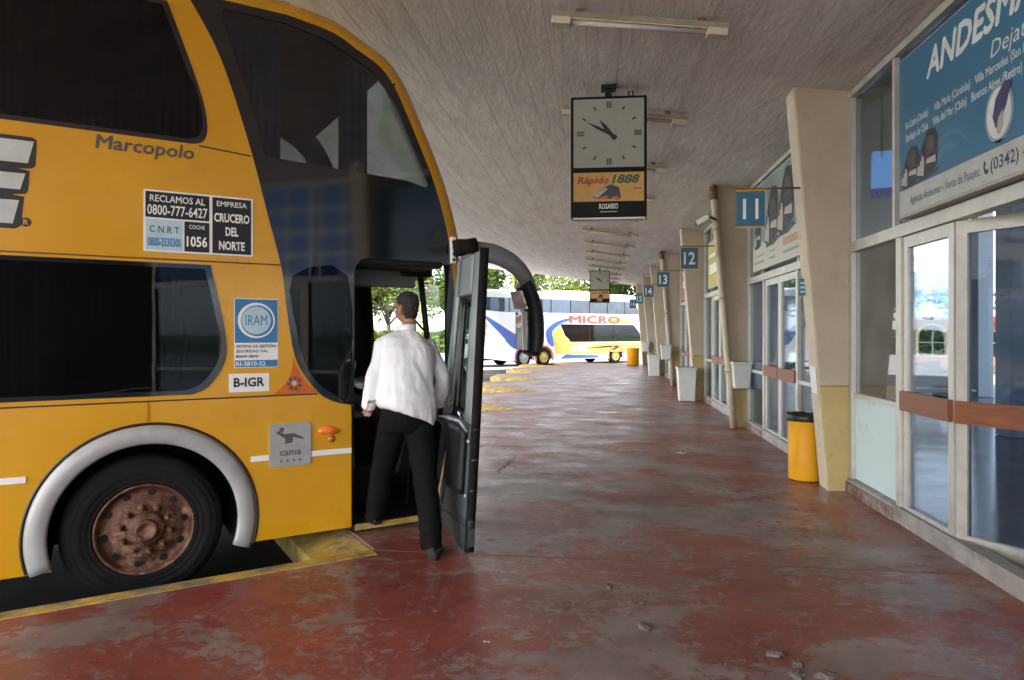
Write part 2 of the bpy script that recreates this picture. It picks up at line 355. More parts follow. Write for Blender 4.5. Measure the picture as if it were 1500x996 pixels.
# ================================================================== canopy
def ceil_z(x): return 3.92+.13*(2.5-x)
M_SOFF = mat('soffit_paint', (.74, .73, .74), .85, var=.14, scale=1.1, bump=1.0, bscale=5.0, stretch=(4.0, .8, 1), col2=(.60, .585, .59), mask=(.48, .68), mscale=.8, world=True)
def soffit_material():
    m = M_SOFF; t = m.node_tree; N = t.nodes; L = t.links; b = N['Principled BSDF']
    g = N.new('ShaderNodeNewGeometry')
    hs = []
    for sc_, st, ro, am in ((7, (1, .28, 1), .42, 1.0), (2.6, (1.4, .35, 1), -.25, .8), (24, (1, .5, 1), .3, .35), (.9, (7, .25, 1), 0, .5)):
        mp = N.new('ShaderNodeMapping'); mp.inputs['Scale'].default_value = st; mp.inputs['Rotation'].default_value = (0, 0, ro); L.new(g.outputs['Position'], mp.inputs[0])
        n = N.new('ShaderNodeTexNoise'); n.inputs['Scale'].default_value = sc_; n.inputs['Detail'].default_value = 7; n.inputs['Roughness'].default_value = .68; n.inputs['Distortion'].default_value = .5; L.new(mp.outputs[0], n.inputs['Vector'])
        mu = N.new('ShaderNodeMath'); mu.operation = 'MULTIPLY'; mu.inputs[1].default_value = am; L.new(n.outputs['Fac'], mu.inputs[0]); hs.append(mu.outputs[0])
    cur = hs[0]
    for h in hs[1:]:
        a = N.new('ShaderNodeMath'); L.new(cur, a.inputs[0]); L.new(h, a.inputs[1]); cur = a.outputs[0]
    bp = [n for n in N if n.bl_idname == 'ShaderNodeBump'][0]; L.new(cur, bp.inputs['Height']); bp.inputs['Strength'].default_value = .62; bp.inputs['Distance'].default_value = .026
soffit_material()
can = thing('station_canopy', 'grey board-marked concrete canopy sloping over the whole platform walkway', 'canopy', (0, 14, 0))
can.location = (0, 0, 0)
XL, Y0C, Y1C = -6.9, -6.5, 36.0
s = MB(); x = 2.62
while x > XL:
    wd = random.choice((.22, .30, .36, .30)); x1 = max(x-wd, XL); y = Y0C-random.uniform(0, 3)
    while y < Y1C:
        y1 = y+random.choice((3.2, 3.6, 4.2)); a, bb = max(y, Y0C), min(y1, Y1C); dz = random.uniform(0, .0020); tl = random.uniform(-.0008, .0008)
        if bb > a:
            p = [(x-.0010, a, ceil_z(x)-dz), (x-.0010, bb-.002, ceil_z(x)-dz-tl), (x1+.001, bb-.002, ceil_z(x1)-dz-tl), (x1+.001, a, ceil_z(x1)-dz+tl)]
            q = [(v[0], v[1], v[2]+.012) for v in p]
            s.hexa(p[::-1], q[::-1])
        y = y1
    x = x1
s.build('soffit', M_SOFF, can)
s = MB(); s.hexa([(XL, Y0C, ceil_z(XL)+.003), (2.62, Y0C, ceil_z(2.62)+.003), (2.62, Y1C, ceil_z(2.62)+.003), (XL, Y1C, ceil_z(XL)+.003)],
       [(XL, Y0C, ceil_z(XL)+.22), (2.62, Y0C, ceil_z(2.62)+.34), (2.62, Y1C, ceil_z(2.62)+.34), (XL, Y1C, ceil_z(XL)+.22)])
s.build('slab', M_CONC, can)
# ================================================================== pillars
NP = 7
P_Y = [7.08+PITCH*k for k in range(-1, NP)]       # pillar faces, the first one beside the camera
def outer(z): return 2.27-.33*z/3.95
pil_labels = ['leaning beige pillar beside the near shop doors, nearest the photographer, out at the edge',
  'large leaning beige pillar behind the yellow bin, carrying number sign 11', 'beige pillar with drain pipe and wall bin, carrying number sign 12',
  'beige pillar behind the white floor bin, carrying number sign 13', 'beige pillar with drain pipe, carrying number sign 14', 'distant beige pillar after the one with sign 14',
  'distant beige pillar second from the far end', 'farthest beige pillar at the end of the walkway', 'last beige pillar']
pillars = []
for i, py in enumerate(P_Y):
    t = .28
    p = thing('pillar', pil_labels[i], 'pillar', (2.4, py, 0), 0, 'leaning pillars along the shopfronts')
    def sec(z, e=0): return [(outer(z)-2.4-e, 0-e, z), (2.535-2.4, 0-e, z), (2.535-2.4, t+e, z), (outer(z)-2.4-e, t+e, z)]
    m = MB(); m.hexa(sec(-.02), sec(1.03)); m.build('lower_shaft', M_PIL2, p, bevel=.012)
    m = MB(); m.hexa(sec(1.032), sec(4.0)); m.build('upper_shaft', M_PIL, p, bevel=.012)
    m = MB(); q = lambda z: [(outer(z)-2.4-.006, .012, z), (outer(z)-2.4+.004, .012, z), (outer(z)-2.4+.004, t-.012, z), (outer(z)-2.4-.006, t-.012, z)]
    m.hexa(q(.0), q(3.97)); m.build('outer_edge', M_EDGE, p)
    pillars.append(p)
# ================================================================== terminal hall behind the glass
M_HFLOOR = mat('hall_floor', (.10, .105, .125), .16, var=.2, scale=2, bump=.08, bscale=5, world=True)
M_HWALL = mat('hall_wall', (.34, .37, .42), .7, var=.08)
M_HBLUE = mat('hall_blue', (.08, .24, .62), .5, var=.1)
hall = thing('terminal_hall', 'waiting hall seen through the shop glass, dark polished floor and pale ceiling', 'building', (6, 14, 0)); hall.location = (0, 0, 0)
MB().box(2.56, 9.6, -8, 36, -.25, -.006).build('hall_floor', M_HFLOOR, hall)
MB().box(2.64, 9.9, -8, 36, 4.72, 4.95).build('hall_ceiling', mat('hall_ceiling', (.50, .50, .50), .8), hall)
MB().box(2.625, 2.80, -6.5, 36, 3.90, 4.72).build('lintel_wall', M_PIL, hall)
MB().box(2.6, 9.6, -8.2, -8.02, 0, 4.7).build('end_wall', M_HWALL, hall)
MB().box(2.56, 9.6, 36.02, 36.2, 0, 4.7).build('end_wall', M_HWALL, hall)
MB().box(9.4, 9.6, -8, 9.0, 0, 4.7).build('back_wall', M_HWALL, hall)
for y in (13.4, 18, 31.8):
    MB().box(9.25, 9.6, y, y+.35, 0, 4.7).build('column', M_HWALL, hall, bevel=.01)
MB().box(6.1, 6.5, 11.0, 11.4, 0, 4.7).build('column', mat('column_paint', (.42, .48, .58), .6), hall, bevel=.01)
kb = thing('ticket_booth', 'blue and grey ticket booth inside the hall behind the open door', 'booth', (7.6, 8.6, 0))
MB().box(-.9, 1.7, -2.5, 1.4, 0, 2.5).build('booth_wall', mat('booth_grey', (.34, .42, .56), .6), kb)
MB().box(-.93, -.905, -2.3, -.4, 1.05, 2.0).build('booth_window', M_BLK, kb)
MB().box(-.935, -.905, .1, .75, .95, 2.25).build('poster', mat('booth_poster', (.55, .52, .42), .6, var=.3, scale=5), kb)
for xx in (-.6, .2, 1.0): MB().box(xx, xx+.45, -2.53, -2.503, 1.2, 1.85).build('notice', M_WHITE, kb)
MB().box(-1.0, -.88, -2.5, 1.4, 2.52, 3.15).build('booth_sign', M_HBLUE, kb, bevel=.01)
MB().box(-.9, 1.7, -2.5, 1.42, 2.55, 4.0).build('booth_upper', M_HWALL, kb)
def lit(name, c, e):
    m = mat(name, c, .4); b = m.node_tree.nodes['Principled BSDF']; b.inputs['Emission Color'].default_value = (*c, 1); b.inputs['Emission Strength'].default_value = e; return m     # backlit sign face
bs = thing('hall_sign', 'blue hanging sign inside the hall seen left of the big blue sign', 'sign', (3.62, 9.0, 3.24))
FH = frame((0, 0, 0), (1, -.35, 0), (0, 0, 1))
plate('panel', [rrect(-.22, .75, .12, .58, .02)], .05, FH, lit('sign_sky_blue', (.16, .38, .72), .35), bs, c0=-.05)
plate('lower_band', [rrect(-.22, .75, .0, .118)], .05, FH, lit('sign_navy', (.02, .05, .20), .35), bs, c0=-.05)
letters('CON V', FH, -.2, .03, .065, M_WHITE, bs, c0=.003, bold=.01)
for xx in (-.1, .6): MB().tube([(xx, -.33*xx, .5), (xx, -.33*xx, 1.49)], .012, 8).build('hanger', M_DARK, bs)
# benches in the hall
for (bx, by) in ((6.4, 14.2), (7.6, 17.5)):
    b = thing('hall_bench', 'low metal bench in the hall, %s' % ('nearer one seen through the doors' if by < 15 else 'farther one seen through the doors'), 'bench', (bx, by, 0), R(20), 'benches in the hall')
    MB().box(-.9, .9, -.22, .22, .42, .46).build('seat', M_SILV, b, bevel=.01)
    MB().box(-.9, .9, .2, .24, .5, .85).build('backrest', M_SILV, b, bevel=.01)
    for xx in (-.7, .7): MB().box(xx-.03, xx+.03, -.2, .22, 0, .42).build('leg', M_DARK, b)
# street side beyond the hall
pv = MB().box(9.62, 26, -8, 60, -.24, -.03); struct(pv.build('forecourt', mat('pale_paving', (.42, .41, .39), .8, var=.15, scale=1.2, world=True)))
hd = Vector((.41, .912, 0)); hr = Vector((.912, -.41, 0))
def hallp(t, u, z=0): v = hd*t+hr*u; return (v.x, v.y, z)
hg = MB(); hg.hexa([hallp(33, -6, -.04), hallp(33, 8, -.04), hallp(44, 8, -.04), hallp(44, -6, -.04)], [hallp(33, -6, .02), hallp(33, 8, .02), hallp(44, 8, .02), hallp(44, -6, .02)])
struct(hg.build('grass_verge', M_GRASS))
MB().hexa([hallp(32.7, -6, -.04), hallp(32.7, 8, -.04), hallp(33, 8, -.04), hallp(33, -6, -.04)], [hallp(32.7, -6, .06), hallp(32.7, 8, .06), hallp(33, 8, .06), hallp(33, -6, .06)]).build('verge_kerb', M_YPAINT)['kind'] = 'structure'
bh = thing('brick_house', 'small brick house with arched window seen through the door glass', 'house', hallp(38, 0), math.atan2(-.41, .912))
FB = frame((0, 0, 0), (1, 0, 0), (0, 0, 1))
M_BRICK = mat('brick', (.42, .17, .09), .8, var=.2, scale=4, bump=.3)
def arch_loop(x0, x1, z0, z1): return [(x0, z0), (x1, z0)]+[((x0+x1)/2+(x1-x0)/2*math.cos(R(a)), z1+(x1-x0)/2*math.sin(R(a))) for a in range(0, 181, 15)]
plate('wall', [rrect(-3, 3.4, -.1, 2.15), arch_loop(-.35, .75, .5, 1.35), arch_loop(1.7, 2.7, .5, 1.3)], .25, FB, M_BRICK, bh, c0=-.25)
plate('arch_trim', [arch_loop(-.47, .87, .44, 1.35), arch_loop(-.35, .75, .5, 1.35)], .04, FB, mat('arch_cream', (.6, .5, .4), .7), bh, c0=.0)
for x0, x1 in ((-.35, .75), (1.7, 2.7)):
    wn = plate('window', [arch_loop(x0, x1, .5, 1.34)], .02, FB, M_BLK, bh, c0=-.14)
    MB().box((x0+x1)/2-.025, (x0+x1)/2+.025, .09, .13, .5, 1.9).build('glazing_bar', M_SILV, wn)
    MB().box(x0, x1, .092, .128, 1.1, 1.14).build('glazing_bar', M_SILV, wn)
MB().box(-3, 3.4, .25, 4, -.1, 2.15).build('rear_block', M_BRICK, bh)
MB().hexa([(-3.3, -.4, 2.152), (3.7, -.4, 2.152), (3.7, 4.2, 2.152), (-3.3, 4.2, 2.152)], [(-3, 1.4, 2.7), (3.4, 1.4, 2.7), (3.4, 2.2, 2.7), (-3, 2.2, 2.7)]).build('roof', mat('dark_roof', (.10, .09, .08), .8), bh)
kio = thing('sign_gantry', 'pale blue shop sign board on posts seen through the door glass', 'sign', hallp(30, -.1), math.atan2(-.41, .912))
plate('board', [rrect(-1.9, 1.05, 2.15, 3.15, .03)], .12, FB, mat('pale_blue_board', (.38, .55, .66), .5), kio, c0=-.12)
letters('ento Terre', FB, -.75, 2.65, .2, M_BLUEP, kio, bold=.01)
plate('white_board', [rrect(1.08, 3.6, 2.15, 3.15, .03)], .12, FB, mat('white_board', (.7, .72, .78), .5), kio, c0=-.12)
letters('AGO', FB, 1.15, 2.4, .55, mat('logo_blue', (.06, .08, .45), .4), kio, bold=.03, width=2.0)
plate('red_strip', [rrect(1.08, 3.6, 1.95, 2.13)], .1, FB, mat('red_strip', (.5, .03, .03), .5), kio, c0=-.1)
for xx in (-1.7, .98, 3.4): MB().box(xx-.06, xx+.06, .14, .26, -.05, 3.1).build('post', M_ALU, kio)
# ================================================================== shopfronts between the pillars
BW = PITCH-.28
front_labels = ['aluminium glazed shopfront with the open door beside the big blue sign', 'aluminium glazed shopfront with closed double doors behind the yellow bin',
  'third glazed shopfront, behind the pillar that has the drain pipe and camera', 'fourth glazed shopfront, just past the first white floor bin', 'fifth glazed shopfront, beside the second drain pipe',
  'far glazed shopfront second from the end', 'farthest glazed shopfront at the end of the walkway', 'last shopfront']
M_FROST = mat('frosted_panel', (.56, .70, .70), .3, var=.01, scale=1)
M_GREYPANE = glass('dusty_pane', (.40, .42, .43), refl=1.2, haze=.30, hazecol=(.36, .36, .35))
for k in range(-1, NP):
    yf = P_Y[k+1]
    t = thing('shopfront', front_labels[k] if k >= 0 else 'unseen shopfront behind the photographer, blue upper panes added for the bus reflection', 'shopfront', (2.5, yf, 0), 0, 'glazed shopfronts')
    Fw = frame((0, 0, 0), (0, -1, 0), (0, 0, 1))
    def bar(name, a0, a1, z0, z1, c0=-.045, c1=.045, m=M_ALU, par=None): return plate(name, [rrect(a0, a1, z0, z1)], c1-c0, Fw, m, par or t, c0=c0, bevel=.004)
    bar('sill', 0, BW, -.01, .13, -.05, .06, M_CONC)
    bar('base_strip', 0, 1.06, .0, .10, .062, .075, mat('red_base', (.17, .05, .035), .8, var=.3, scale=8, col2=(.22, .19, .16), mask=(.42, .52), mscale=6))
    for a0, a1, z1 in ((.002, .072, 3.9), (1.07, 1.155, 2.33), (2.80, 2.87, 2.33), (BW-.07, BW-.002, 3.9)): bar('post', a0, a1, .132, z1 if z1 < 3 else 3.84)
    bar('transom', .074, BW-.074, 2.333, 2.43, -.05, .055)
    bar('head', .0, BW, 3.842, 3.905, -.05, .055)
    if k < 0:
        for a0 in (.45, .85, 1.5, 1.95, 2.4): bar('glazing_bar', a0, a0+.03, 2.432, 3.84, .006, .02)
        for z0 in (2.75, 3.1, 3.45): bar('glazing_bar', .08, BW-.08, z0, z0+.03, .021, .03)
    bar('post', 1.0, 1.05, 2.432, 3.84); bar('post', 2.85, 2.9, 2.432, 3.84)
    for a0, a1 in ((.074, .998), (1.052, 2.848), (2.902, BW-.074)): bar('pane', a0, a1, 2.432, 3.84, -.004, .004, M_SHOP if k >= 0 else M_HBLUE)  # behind the camera: blue panes added to reflect in the bus side
    bar('rail', .074, 1.068, .93, .975, -.03, .03); bar('rail', 2.872, BW-.074, .93, .975, -.03, .03)
    bar('pane', .074, 1.068, .977, 2.331, -.004, .004, M_GREYPANE if k == 0 else M_SHOP); bar('pane', .074, 1.068, .14, .928, -.006, .006, M_FROST if k == 0 else M_SHOP)
    bar('pane', 2.872, BW-.074, .977, 2.331, -.004, .004, M_SHOP); bar('pane', 2.872, BW-.074, .14, .928, -.006, .006, M_SHOP)
    for dn, (a0, a1) in enumerate(((1.165, 1.955), (1.965, 2.79))):
        wd = a1-a0; Fd = frame((0, 0, 0), (0, -1, 0), (0, 0, 1))
        dz = plate('door', [rrect(0, wd, .015, 2.325), rrect(.075, wd-.075, .16, 2.235)], .05, Fd, M_ALU, t, c0=-.025, bevel=.004)
        dz.location = (0, -a0, 0)
        if k == 0 and dn == 1: dz.rotation_euler = (0, 0, R(33)); dz['label'] = 'white framed door leaf standing open'
        plate('pane', [rrect(.07, wd-.07, .155, 2.24)], .008, Fd, M_SHOP, dz, c0=-.004)
        plate('push_bar', [rrect(.01, wd-.01, .93, 1.085, .01)], .035, Fd, M_WOOD, dz, c0=.027, bevel=.006)
# ================================================================== wheels
def lathe_wheel(parent, x, z, y, side=-1, rim_m=M_RUST, rad=.495, name='wheel', simple=False):
    """wheel whose outer face looks along side*y"""
    tr = MB(); sgn = -side
    prof = [(.300, .03), (.312, .004), (.322, -.002), (.326, .003), (.340, -.004), (.36, -.012), (.365, -.009), (.370, -.013), (.415, -.016), (.420, -.011), (.426, -.014), (.452, -.002), (.456, .006), (.464, .006), (.486, .035), (.495, .06), (.495, .22), (.48, .26), (.40, .275), (.30, .27)]
    k = rad/.495
    tr.lathe([(r*k, h*sgn) for r, h in prof], (0, 0, 0), 'y', 56 if not simple else 24)
    wl = bpy.data.objects.new(name, None); COL.objects.link(wl); wl.parent = parent; wl.location = (x, y, z); wl.empty_display_size = .1
    t = tr.build('tyre', M_RUB, wl, fix=True)
    rm = MB()
    rm.lathe([(r*k, h*sgn) for r, h in [(.302, .035), (.306, .004), (.296, .0), (.286, .012), (.276, .045), (.262, .062), (.225, .058), (.195, .03), (.165, .022), (.125, .03), (.118, .005), (.100, -.012), (.062, -.020), (.058, -.022), (.0001, -.024)]], (0, 0, 0), 'y', 56 if not simple else 24)
    rm.build('rim', rim_m, wl, fix=True)
    if not simple:
        # raised ring of hand holes and wheel nuts
        for i in range(10):
            a = 2*math.pi*i/10+.15
            h = MB(); c = Vector((.243*math.cos(a), 0, .243*math.sin(a))); u = Vector((math.cos(a), 0, math.sin(a))); v = Vector((-math.sin(a), 0, math.cos(a)))
            ring = [c+u*.021*math.cos(q*math.pi/7)+v*.025*math.sin(q*math.pi/7) for q in range(14)]
            h.add([p+Vector((0, sgn*.050, 0)) for p in ring]+[p*1+Vector((0, sgn*.075, 0)) for p in ring], [tuple(range(14)) if side > 0 else tuple(range(14))[::-1]]+[(q, (q+1) % 14, (q+1) % 14+14, q+14) for q in range(14)])
            h.build('hand_hole', M_HOLE, wl)
            a += .31
            nb = MB(); nb.lathe([(.024, sgn*.022), (.024, sgn*.010), (.0165, sgn*.008), (.0165, -sgn*.018), (.010, -sgn*.024), (.008, -sgn*.04), (.0001, -sgn*.041)], (.150*math.cos(a), 0, .150*math.sin(a)), 'y', 8, False)
            nb.build('wheel_nut', M_RUST, wl)
        hb = MB(); hb.lathe([(.075, -sgn*.02), (.073, -sgn*.040), (.066, -sgn*.047), (.050, -sgn*.048), (.046, -sgn*.042), (.0001, -sgn*.043)], (0, 0, 0), 'y', 24); hb.build('hub_cap', M_RUST, wl)
    return wl
def hull_grid(P, W, Rc, bulge_front, bulge_roof):
    """wraps the side profile P (x, z) across the width with rounded corners"""
    ys = [(Rc*(1-math.cos(a)), Rc*math.sin(a)) for a in [R(90)*i/6 for i in range(7)]]
    mid = [(Rc+(W-2*Rc)*i/14, None) for i in range(1, 14)]
    cols = ys+mid+[(W-y, o) for y, o in ys[::-1]]
    G = []; n = len(P)
    for i, p in enumerate(P):
        a, b = P[max(i-1, 0)], P[min(i+1, n-1)]
        tx, tz = b[0]-a[0], b[1]-a[1]; l = math.hypot(tx, tz); nx, nz = -tz/l, tx/l      # profile runs rear -> roof -> front, so flip outward
        nx, nz = (nx, nz) if (nx*(p[0]+4)+nz*(p[1]-2)) > 0 else (-nx, -nz)
        bl = bulge_front*abs(nx)+bulge_roof*abs(nz)
        row = []
        for y, o in cols:
            if o is None: o2 = Rc+bl*(1-((y-W/2)/(W/2-Rc))**2)
            else: o2 = o
            row.append((p[0]+nx*o2, y, p[1]+nz*o2))
        G.append(row)
    return G, cols
# ================================================================== the yellow double-decker
W = 2.58
bus = thing('double_decker_bus', 'yellow double-decker coach with black glass, its front door open at the platform', 'bus', (-3.02, 4.20, -.21), R(38.3))
FS = frame((0, 0, 0), (1, 0, 0), (0, 0, 1)); FL = frame((0, W, 0), (-1, 0, 0), (0, 0, 1))
mir = lambda L_: [(-a, b) for a, b in L_]
glassL = smooth_poly([(.275, 4.10), (.454, 3.792), (.579, 3.47), (.713, 3.028), (.812, 2.634), (.913, 2.242), (.943, 1.997), (.992, 1.669), (1.052, 1.495), (1.189, 1.311), (1.314, 1.237), (1.437, 1.21)], 3)
f0 = smooth_poly([(.948, 4.104), (1.292, 4.052), (1.48, 3.962), (1.67, 3.866), (1.781, 3.742), (1.864, 3.594), (2.019, 3.269), (2.147, 2.976), (2.252, 2.624), (2.302, 2.335), (2.335, 1.95), (2.35, 1.6), (2.352, 1.2), (2.345, .8), (2.32, .45), (2.29, .262)], 3)
def arch_pts(cx, cz, r, z0, n=22):
    a0 = math.asin((z0-cz)/r); return [(cx+r*math.cos(a), cz+r*math.sin(a)) for a in [math.pi-a0-(math.pi-2*a0)*i/n for i in range(n+1)]]
ZB = .262
REAR = -11.0
side = [(REAR, .35), (-8.9, ZB)]
for ax in (-7.55, -6.25): side += arch_pts(ax, .46, .555, ZB)
side += arch_pts(.05, .46, .572, ZB)
side += [(1.44, ZB), (1.44, 1.206)]+[(a, b) for a, b in glassL[::-1][1:]]+[(REAR+.4, 4.10), (REAR, 3.7)]
upwin = [(-10.2, 3.07), (.29, 3.062)]+smooth_poly([(.315, 3.062), (.384, 3.088), (.412, 3.183), (.384, 3.368), (.297, 3.64), (.163, 4.005)], 3)+[(-10.2, 4.005)]
lowwin = [(-5.4, 1.338), (.30, 1.341)]+smooth_poly([(.319, 1.343), (.41, 1.384), (.503, 1.51), (.539, 1.664), (.494, 1.942), (.432, 2.232)], 3)+[(-5.4, 2.242)]
plate('side_panel', [side, upwin, lowwin], .03, FS, M_YEL, bus, c0=-.03)
plate('side_lining', [side, upwin, lowwin], .02, FS, M_INT, bus, c0=-.062)
# left side: same openings plus the driver's window
drv = rrect(1.15, 2.2, 1.30, 2.25, .08); upl = [(.45, 3.0), (2.06, 3.0), (1.95, 3.27), (1.80, 3.58), (1.72, 3.71), (1.61, 3.82), (1.44, 3.92), (1.25, 4.0), (.45, 4.03)]
sideL = [p for p in side if p[0] < 1.43]
lfull = [(REAR, .35), (-8.9, ZB)]
for ax in (-7.55, -6.25): lfull += arch_pts(ax, .46, .555, ZB)
lfull += arch_pts(.05, .46, .572, ZB)+[(2.285, ZB)]+f0[::-1][1:]+[(REAR+.4, 4.10), (REAR, 3.7)]
plate('side_panel', [mir(lfull), mir(upwin), mir(lowwin), mir(drv), mir(upl)], .03, FL, M_YEL, bus, c0=-.03)
plate('side_lining', [mir(lfull), mir(upwin), mir(lowwin), mir(drv), mir(upl)], .02, FL, M_INT, bus, c0=-.062)
plate('driver_window', [mir(drv)], .008, FL, M_CLEAR, bus, c0=-.02)
plate('upper_side_window', [mir(upl)], .008, FL, M_TINT2, bus, c0=-.02)
plate('upper_window', [mir(upwin)], .008, FL, M_TINT, bus, c0=-.012)
plate('lower_window', [mir(lowwin)], .008, FL, M_TINT, bus, c0=-.012)
# right windows
uw = plate('upper_window', [upwin], .008, FS, M_TINT, bus, c0=-.010)
lw = plate('lower_window', [lowwin], .008, FS, M_TINT, bus, c0=-.010)
plate('window_frame', [upwin, [(p[0]*1.0+(-.03 if p[0] > 0 else .03), p[1]+(.03 if p[1] < 3.5 else -.03)) for p in upwin]], .006, FS, M_BLK, uw, c0=-.001)
plate('window_frame', [lowwin, [(p[0]+(-.035 if p[0] > 0 else .035), p[1]+(.03 if p[1] < 1.8 else -.03)) for p in lowwin]], .006, FS, M_BLK, lw, c0=-.001)
for xx in (-.46, -.06): plate('window_mullion', [rrect(xx, xx+.055, 1.37, 2.21)], .02, FS, M_DARK, lw, c0=-.035)
for xx in (-.47, -3.2, -5.8): plate('window_mullion', [rrect(xx, xx+.03, 3.09, 3.99)], .004, FS, M_DARK, uw, c0=-.016)
# black front panel with two glass openings
door_hole = [(1.462, ZB), (1.462, 2.22), (1.475, 2.28), (1.51, 2.325), (1.57, 2.345), (2.20, 2.345), (2.235, 2.32), (2.248, 2.26), (2.25, ZB)]
blk = glassL[::-1]+[(.6, 4.108)]+f0+[(2.25, ZB)]+door_hole[::-1][1:]
blk = blk[:len(glassL)]+[(.6, 4.104)]+f0+door_hole[::-1]
upq = [(.50, 4.0), (.60, 3.70), (.70, 3.42), (.80, 3.04), (1.9, 2.99), (2.07, 2.95), (2.09, 2.99), (1.955, 3.27), (1.80, 3.58), (1.72, 3.71), (1.61, 3.82), (1.44, 3.90), (1.25, 3.985), (.94, 4.04), (.52, 4.045)]
lowq = smooth_poly([(.99, 2.18), (1.41, 2.2), (1.42, 1.30), (1.30, 1.30), (1.17, 1.40), (1.08, 1.55), (1.03, 1.75)], 3, True)
plate('front_side_panel', [blk, upq, lowq], .03, FS, M_BLK, bus, c0=-.027, bevel=.002)
plate('front_quarter_window', [upq], .008, FS, M_TINT2, bus, c0=-.012)
plate('lower_quarter_window', [lowq], .008, FS, M_TINT, bus, c0=-.012)
# roof and front, wrapped across the bus
Pf = [(REAR+.05, .35), (REAR-.06, 1.5), (REAR-.03, 3.2), (REAR, 3.7), (REAR+.12, 3.98), (REAR+.4, 4.10), (-8, 4.104), (-5, 4.104), (-2, 4.104), (0, 4.104), (.5, 4.104)]+f0
G, cols = hull_grid(Pf, W, .15, .16, .05)
def zone(i, j):
    zc = (Pf[i][1]+Pf[i+1][1])/2; xc = (Pf[i][0]+Pf[i+1][0])/2; yc = (cols[j][0]+cols[j+1][0])/2
    inn = .14 < yc < W-.14
    if xc > 1 and inn and 2.72 < zc < 3.84: return 'up'
    if xc > 1 and inn and 1.28 < zc < 2.40: return 'low'
    return 'body'
for nm, zn, m in (('roof_and_front', 'body', M_YEL), ('upper_windscreen', 'up', M_TINT2), ('windscreen', 'low', M_CLEAR)):
    q = MB(); q.grid(G, True, lambda i, j: zone(i, j) == zn); q.build(nm, m, bus)
Gi = [[(x-(.04 if x > 1 else 0)-(0 if x > -10 else -.04), min(max(y, .035), W-.035), z-(.045 if z > 3.6 else 0)) for x, y, z in r] for r in G]
q = MB(); q.grid(Gi, True, lambda i, j: zone(i, j) == 'body'); q.build('roof_lining', M_INT, bus)
plate('corner_seam', [[(1.765, 3.715), (1.775, 3.745), (1.80, 3.76), (1.79, 3.725)]], .004, FS, M_BLK, bus, c0=.001)
# floors, interior of the cab
MB().box(REAR+.1, 1.9, .07, W-.07, 2.44, 2.50).build('upper_floor', M_INT, bus)
MB().box(1.9, 2.22, .07, W-.07, 2.42, 2.74).build('upper_floor', M_INT, bus)
MB().box(REAR+.1, 1.36, .66, W-.66, .46, .52).build('lower_floor', M_INT, bus)
for y0_, y1_ in ((.07, .655), (W-.655, W-.07)):
    for x0_, x1_ in ((-5.6, -.6), (.68, 1.36)): MB().box(x0_, x1_, y0_, y1_, .46, .52).build('lower_floor', M_INT, bus)
MB().box(1.42, 2.32, .005, 1.25, .235, .275).build('entrance_step', M_DARK, bus, bevel=.006)
MB().box(1.47, 2.25, -.012, .012, .232, .277).build('step_edge', M_YPAINT, bus)
MB().box(1.42, 2.4, 1.25, W-.07, .25, .95).build('driver_platform', M_DARK, bus)
MB().box(1.47, 1.95, .62, 1.24, .276, .60).build('inner_step', M_DARK, bus, bevel=.015)
MB().box(1.36, 1.42, .07, 1.6, .52, 2.43).build('cab_partition', M_INT, bus)
MB().box(1.36, 1.42, 1.6, W-.07, .52, 1.4).build('cab_partition', M_INT, bus)
ds = MB(); ds.hexa([(1.98, .5, .5), (2.34, .5, .5), (2.34, W-.3, .5), (1.98, W-.3, .5)], [(2.12, .5, 1.22), (2.36, .5, 1.30), (2.36, W-.2, 1.30), (2.12, W-.2, 1.22)]); ds.build('dashboard', M_DARK, bus, bevel=.04)
sw = MB(); c = Vector((1.93, 1.85, 1.28)); u = Vector((0, 1, 0)); v = Vector((.5, 0, .86)).normalized()
sw.tube([c+(u*math.cos(a)+v*math.sin(a))*.23 for a in [2*math.pi*i/28 for i in range(29)]], .017, 8, cap=False)
sw.tube([c, c+Vector((.2, 0, -.15))], .03, 8); sw.tube([c+u*.22, c, c-u*.22], .016, 6); sw.build('steering_wheel', M_BLK, bus)
st = MB(); st.box(1.45, 1.95, 1.6, 2.1, .96, 1.12); st.hexa([(1.45, 1.6, 1.12), (1.56, 1.6, 1.12), (1.56, 2.1, 1.12), (1.45, 2.1, 1.12)], [(1.43, 1.65, 1.75), (1.50, 1.65, 1.75), (1.50, 2.05, 1.75), (1.43, 2.05, 1.75)]); st.build('driver_seat', M_INT, bus, bevel=.05)
MB().box(1.47, 2.24, .03, .5, 2.30, 2.42).build('door_header', M_DARK, bus, bevel=.02)
hv = MB().box(1.50, 2.2, .52, .58, 2.16, 2.42); hv.build('header_panel', mat('header_grey', (.16, .16, .17), .5), bus, bevel=.02)
MB().box(2.05, 2.36, .5, W-.3, 2.26, 2.42).build('sun_blind', M_DARK, bus, bevel=.02)
MB().tube([(2.02, .30, .30), (2.06, .28, .9), (2.12, .2, 1.5)], .014, 8).build('grab_rail', M_DARK, bus)
MB().tube([(2.43, .75, 1.30), (2.50, .95, 1.75), (2.46, 1.3, 1.95)], .012, 6).build('wiper', M_DARK, bus)
MB().tube([(2.40, .62, 1.32), (2.28, .60, 2.28)], .03, 6).build('screen_pillar', M_DARK, bus)
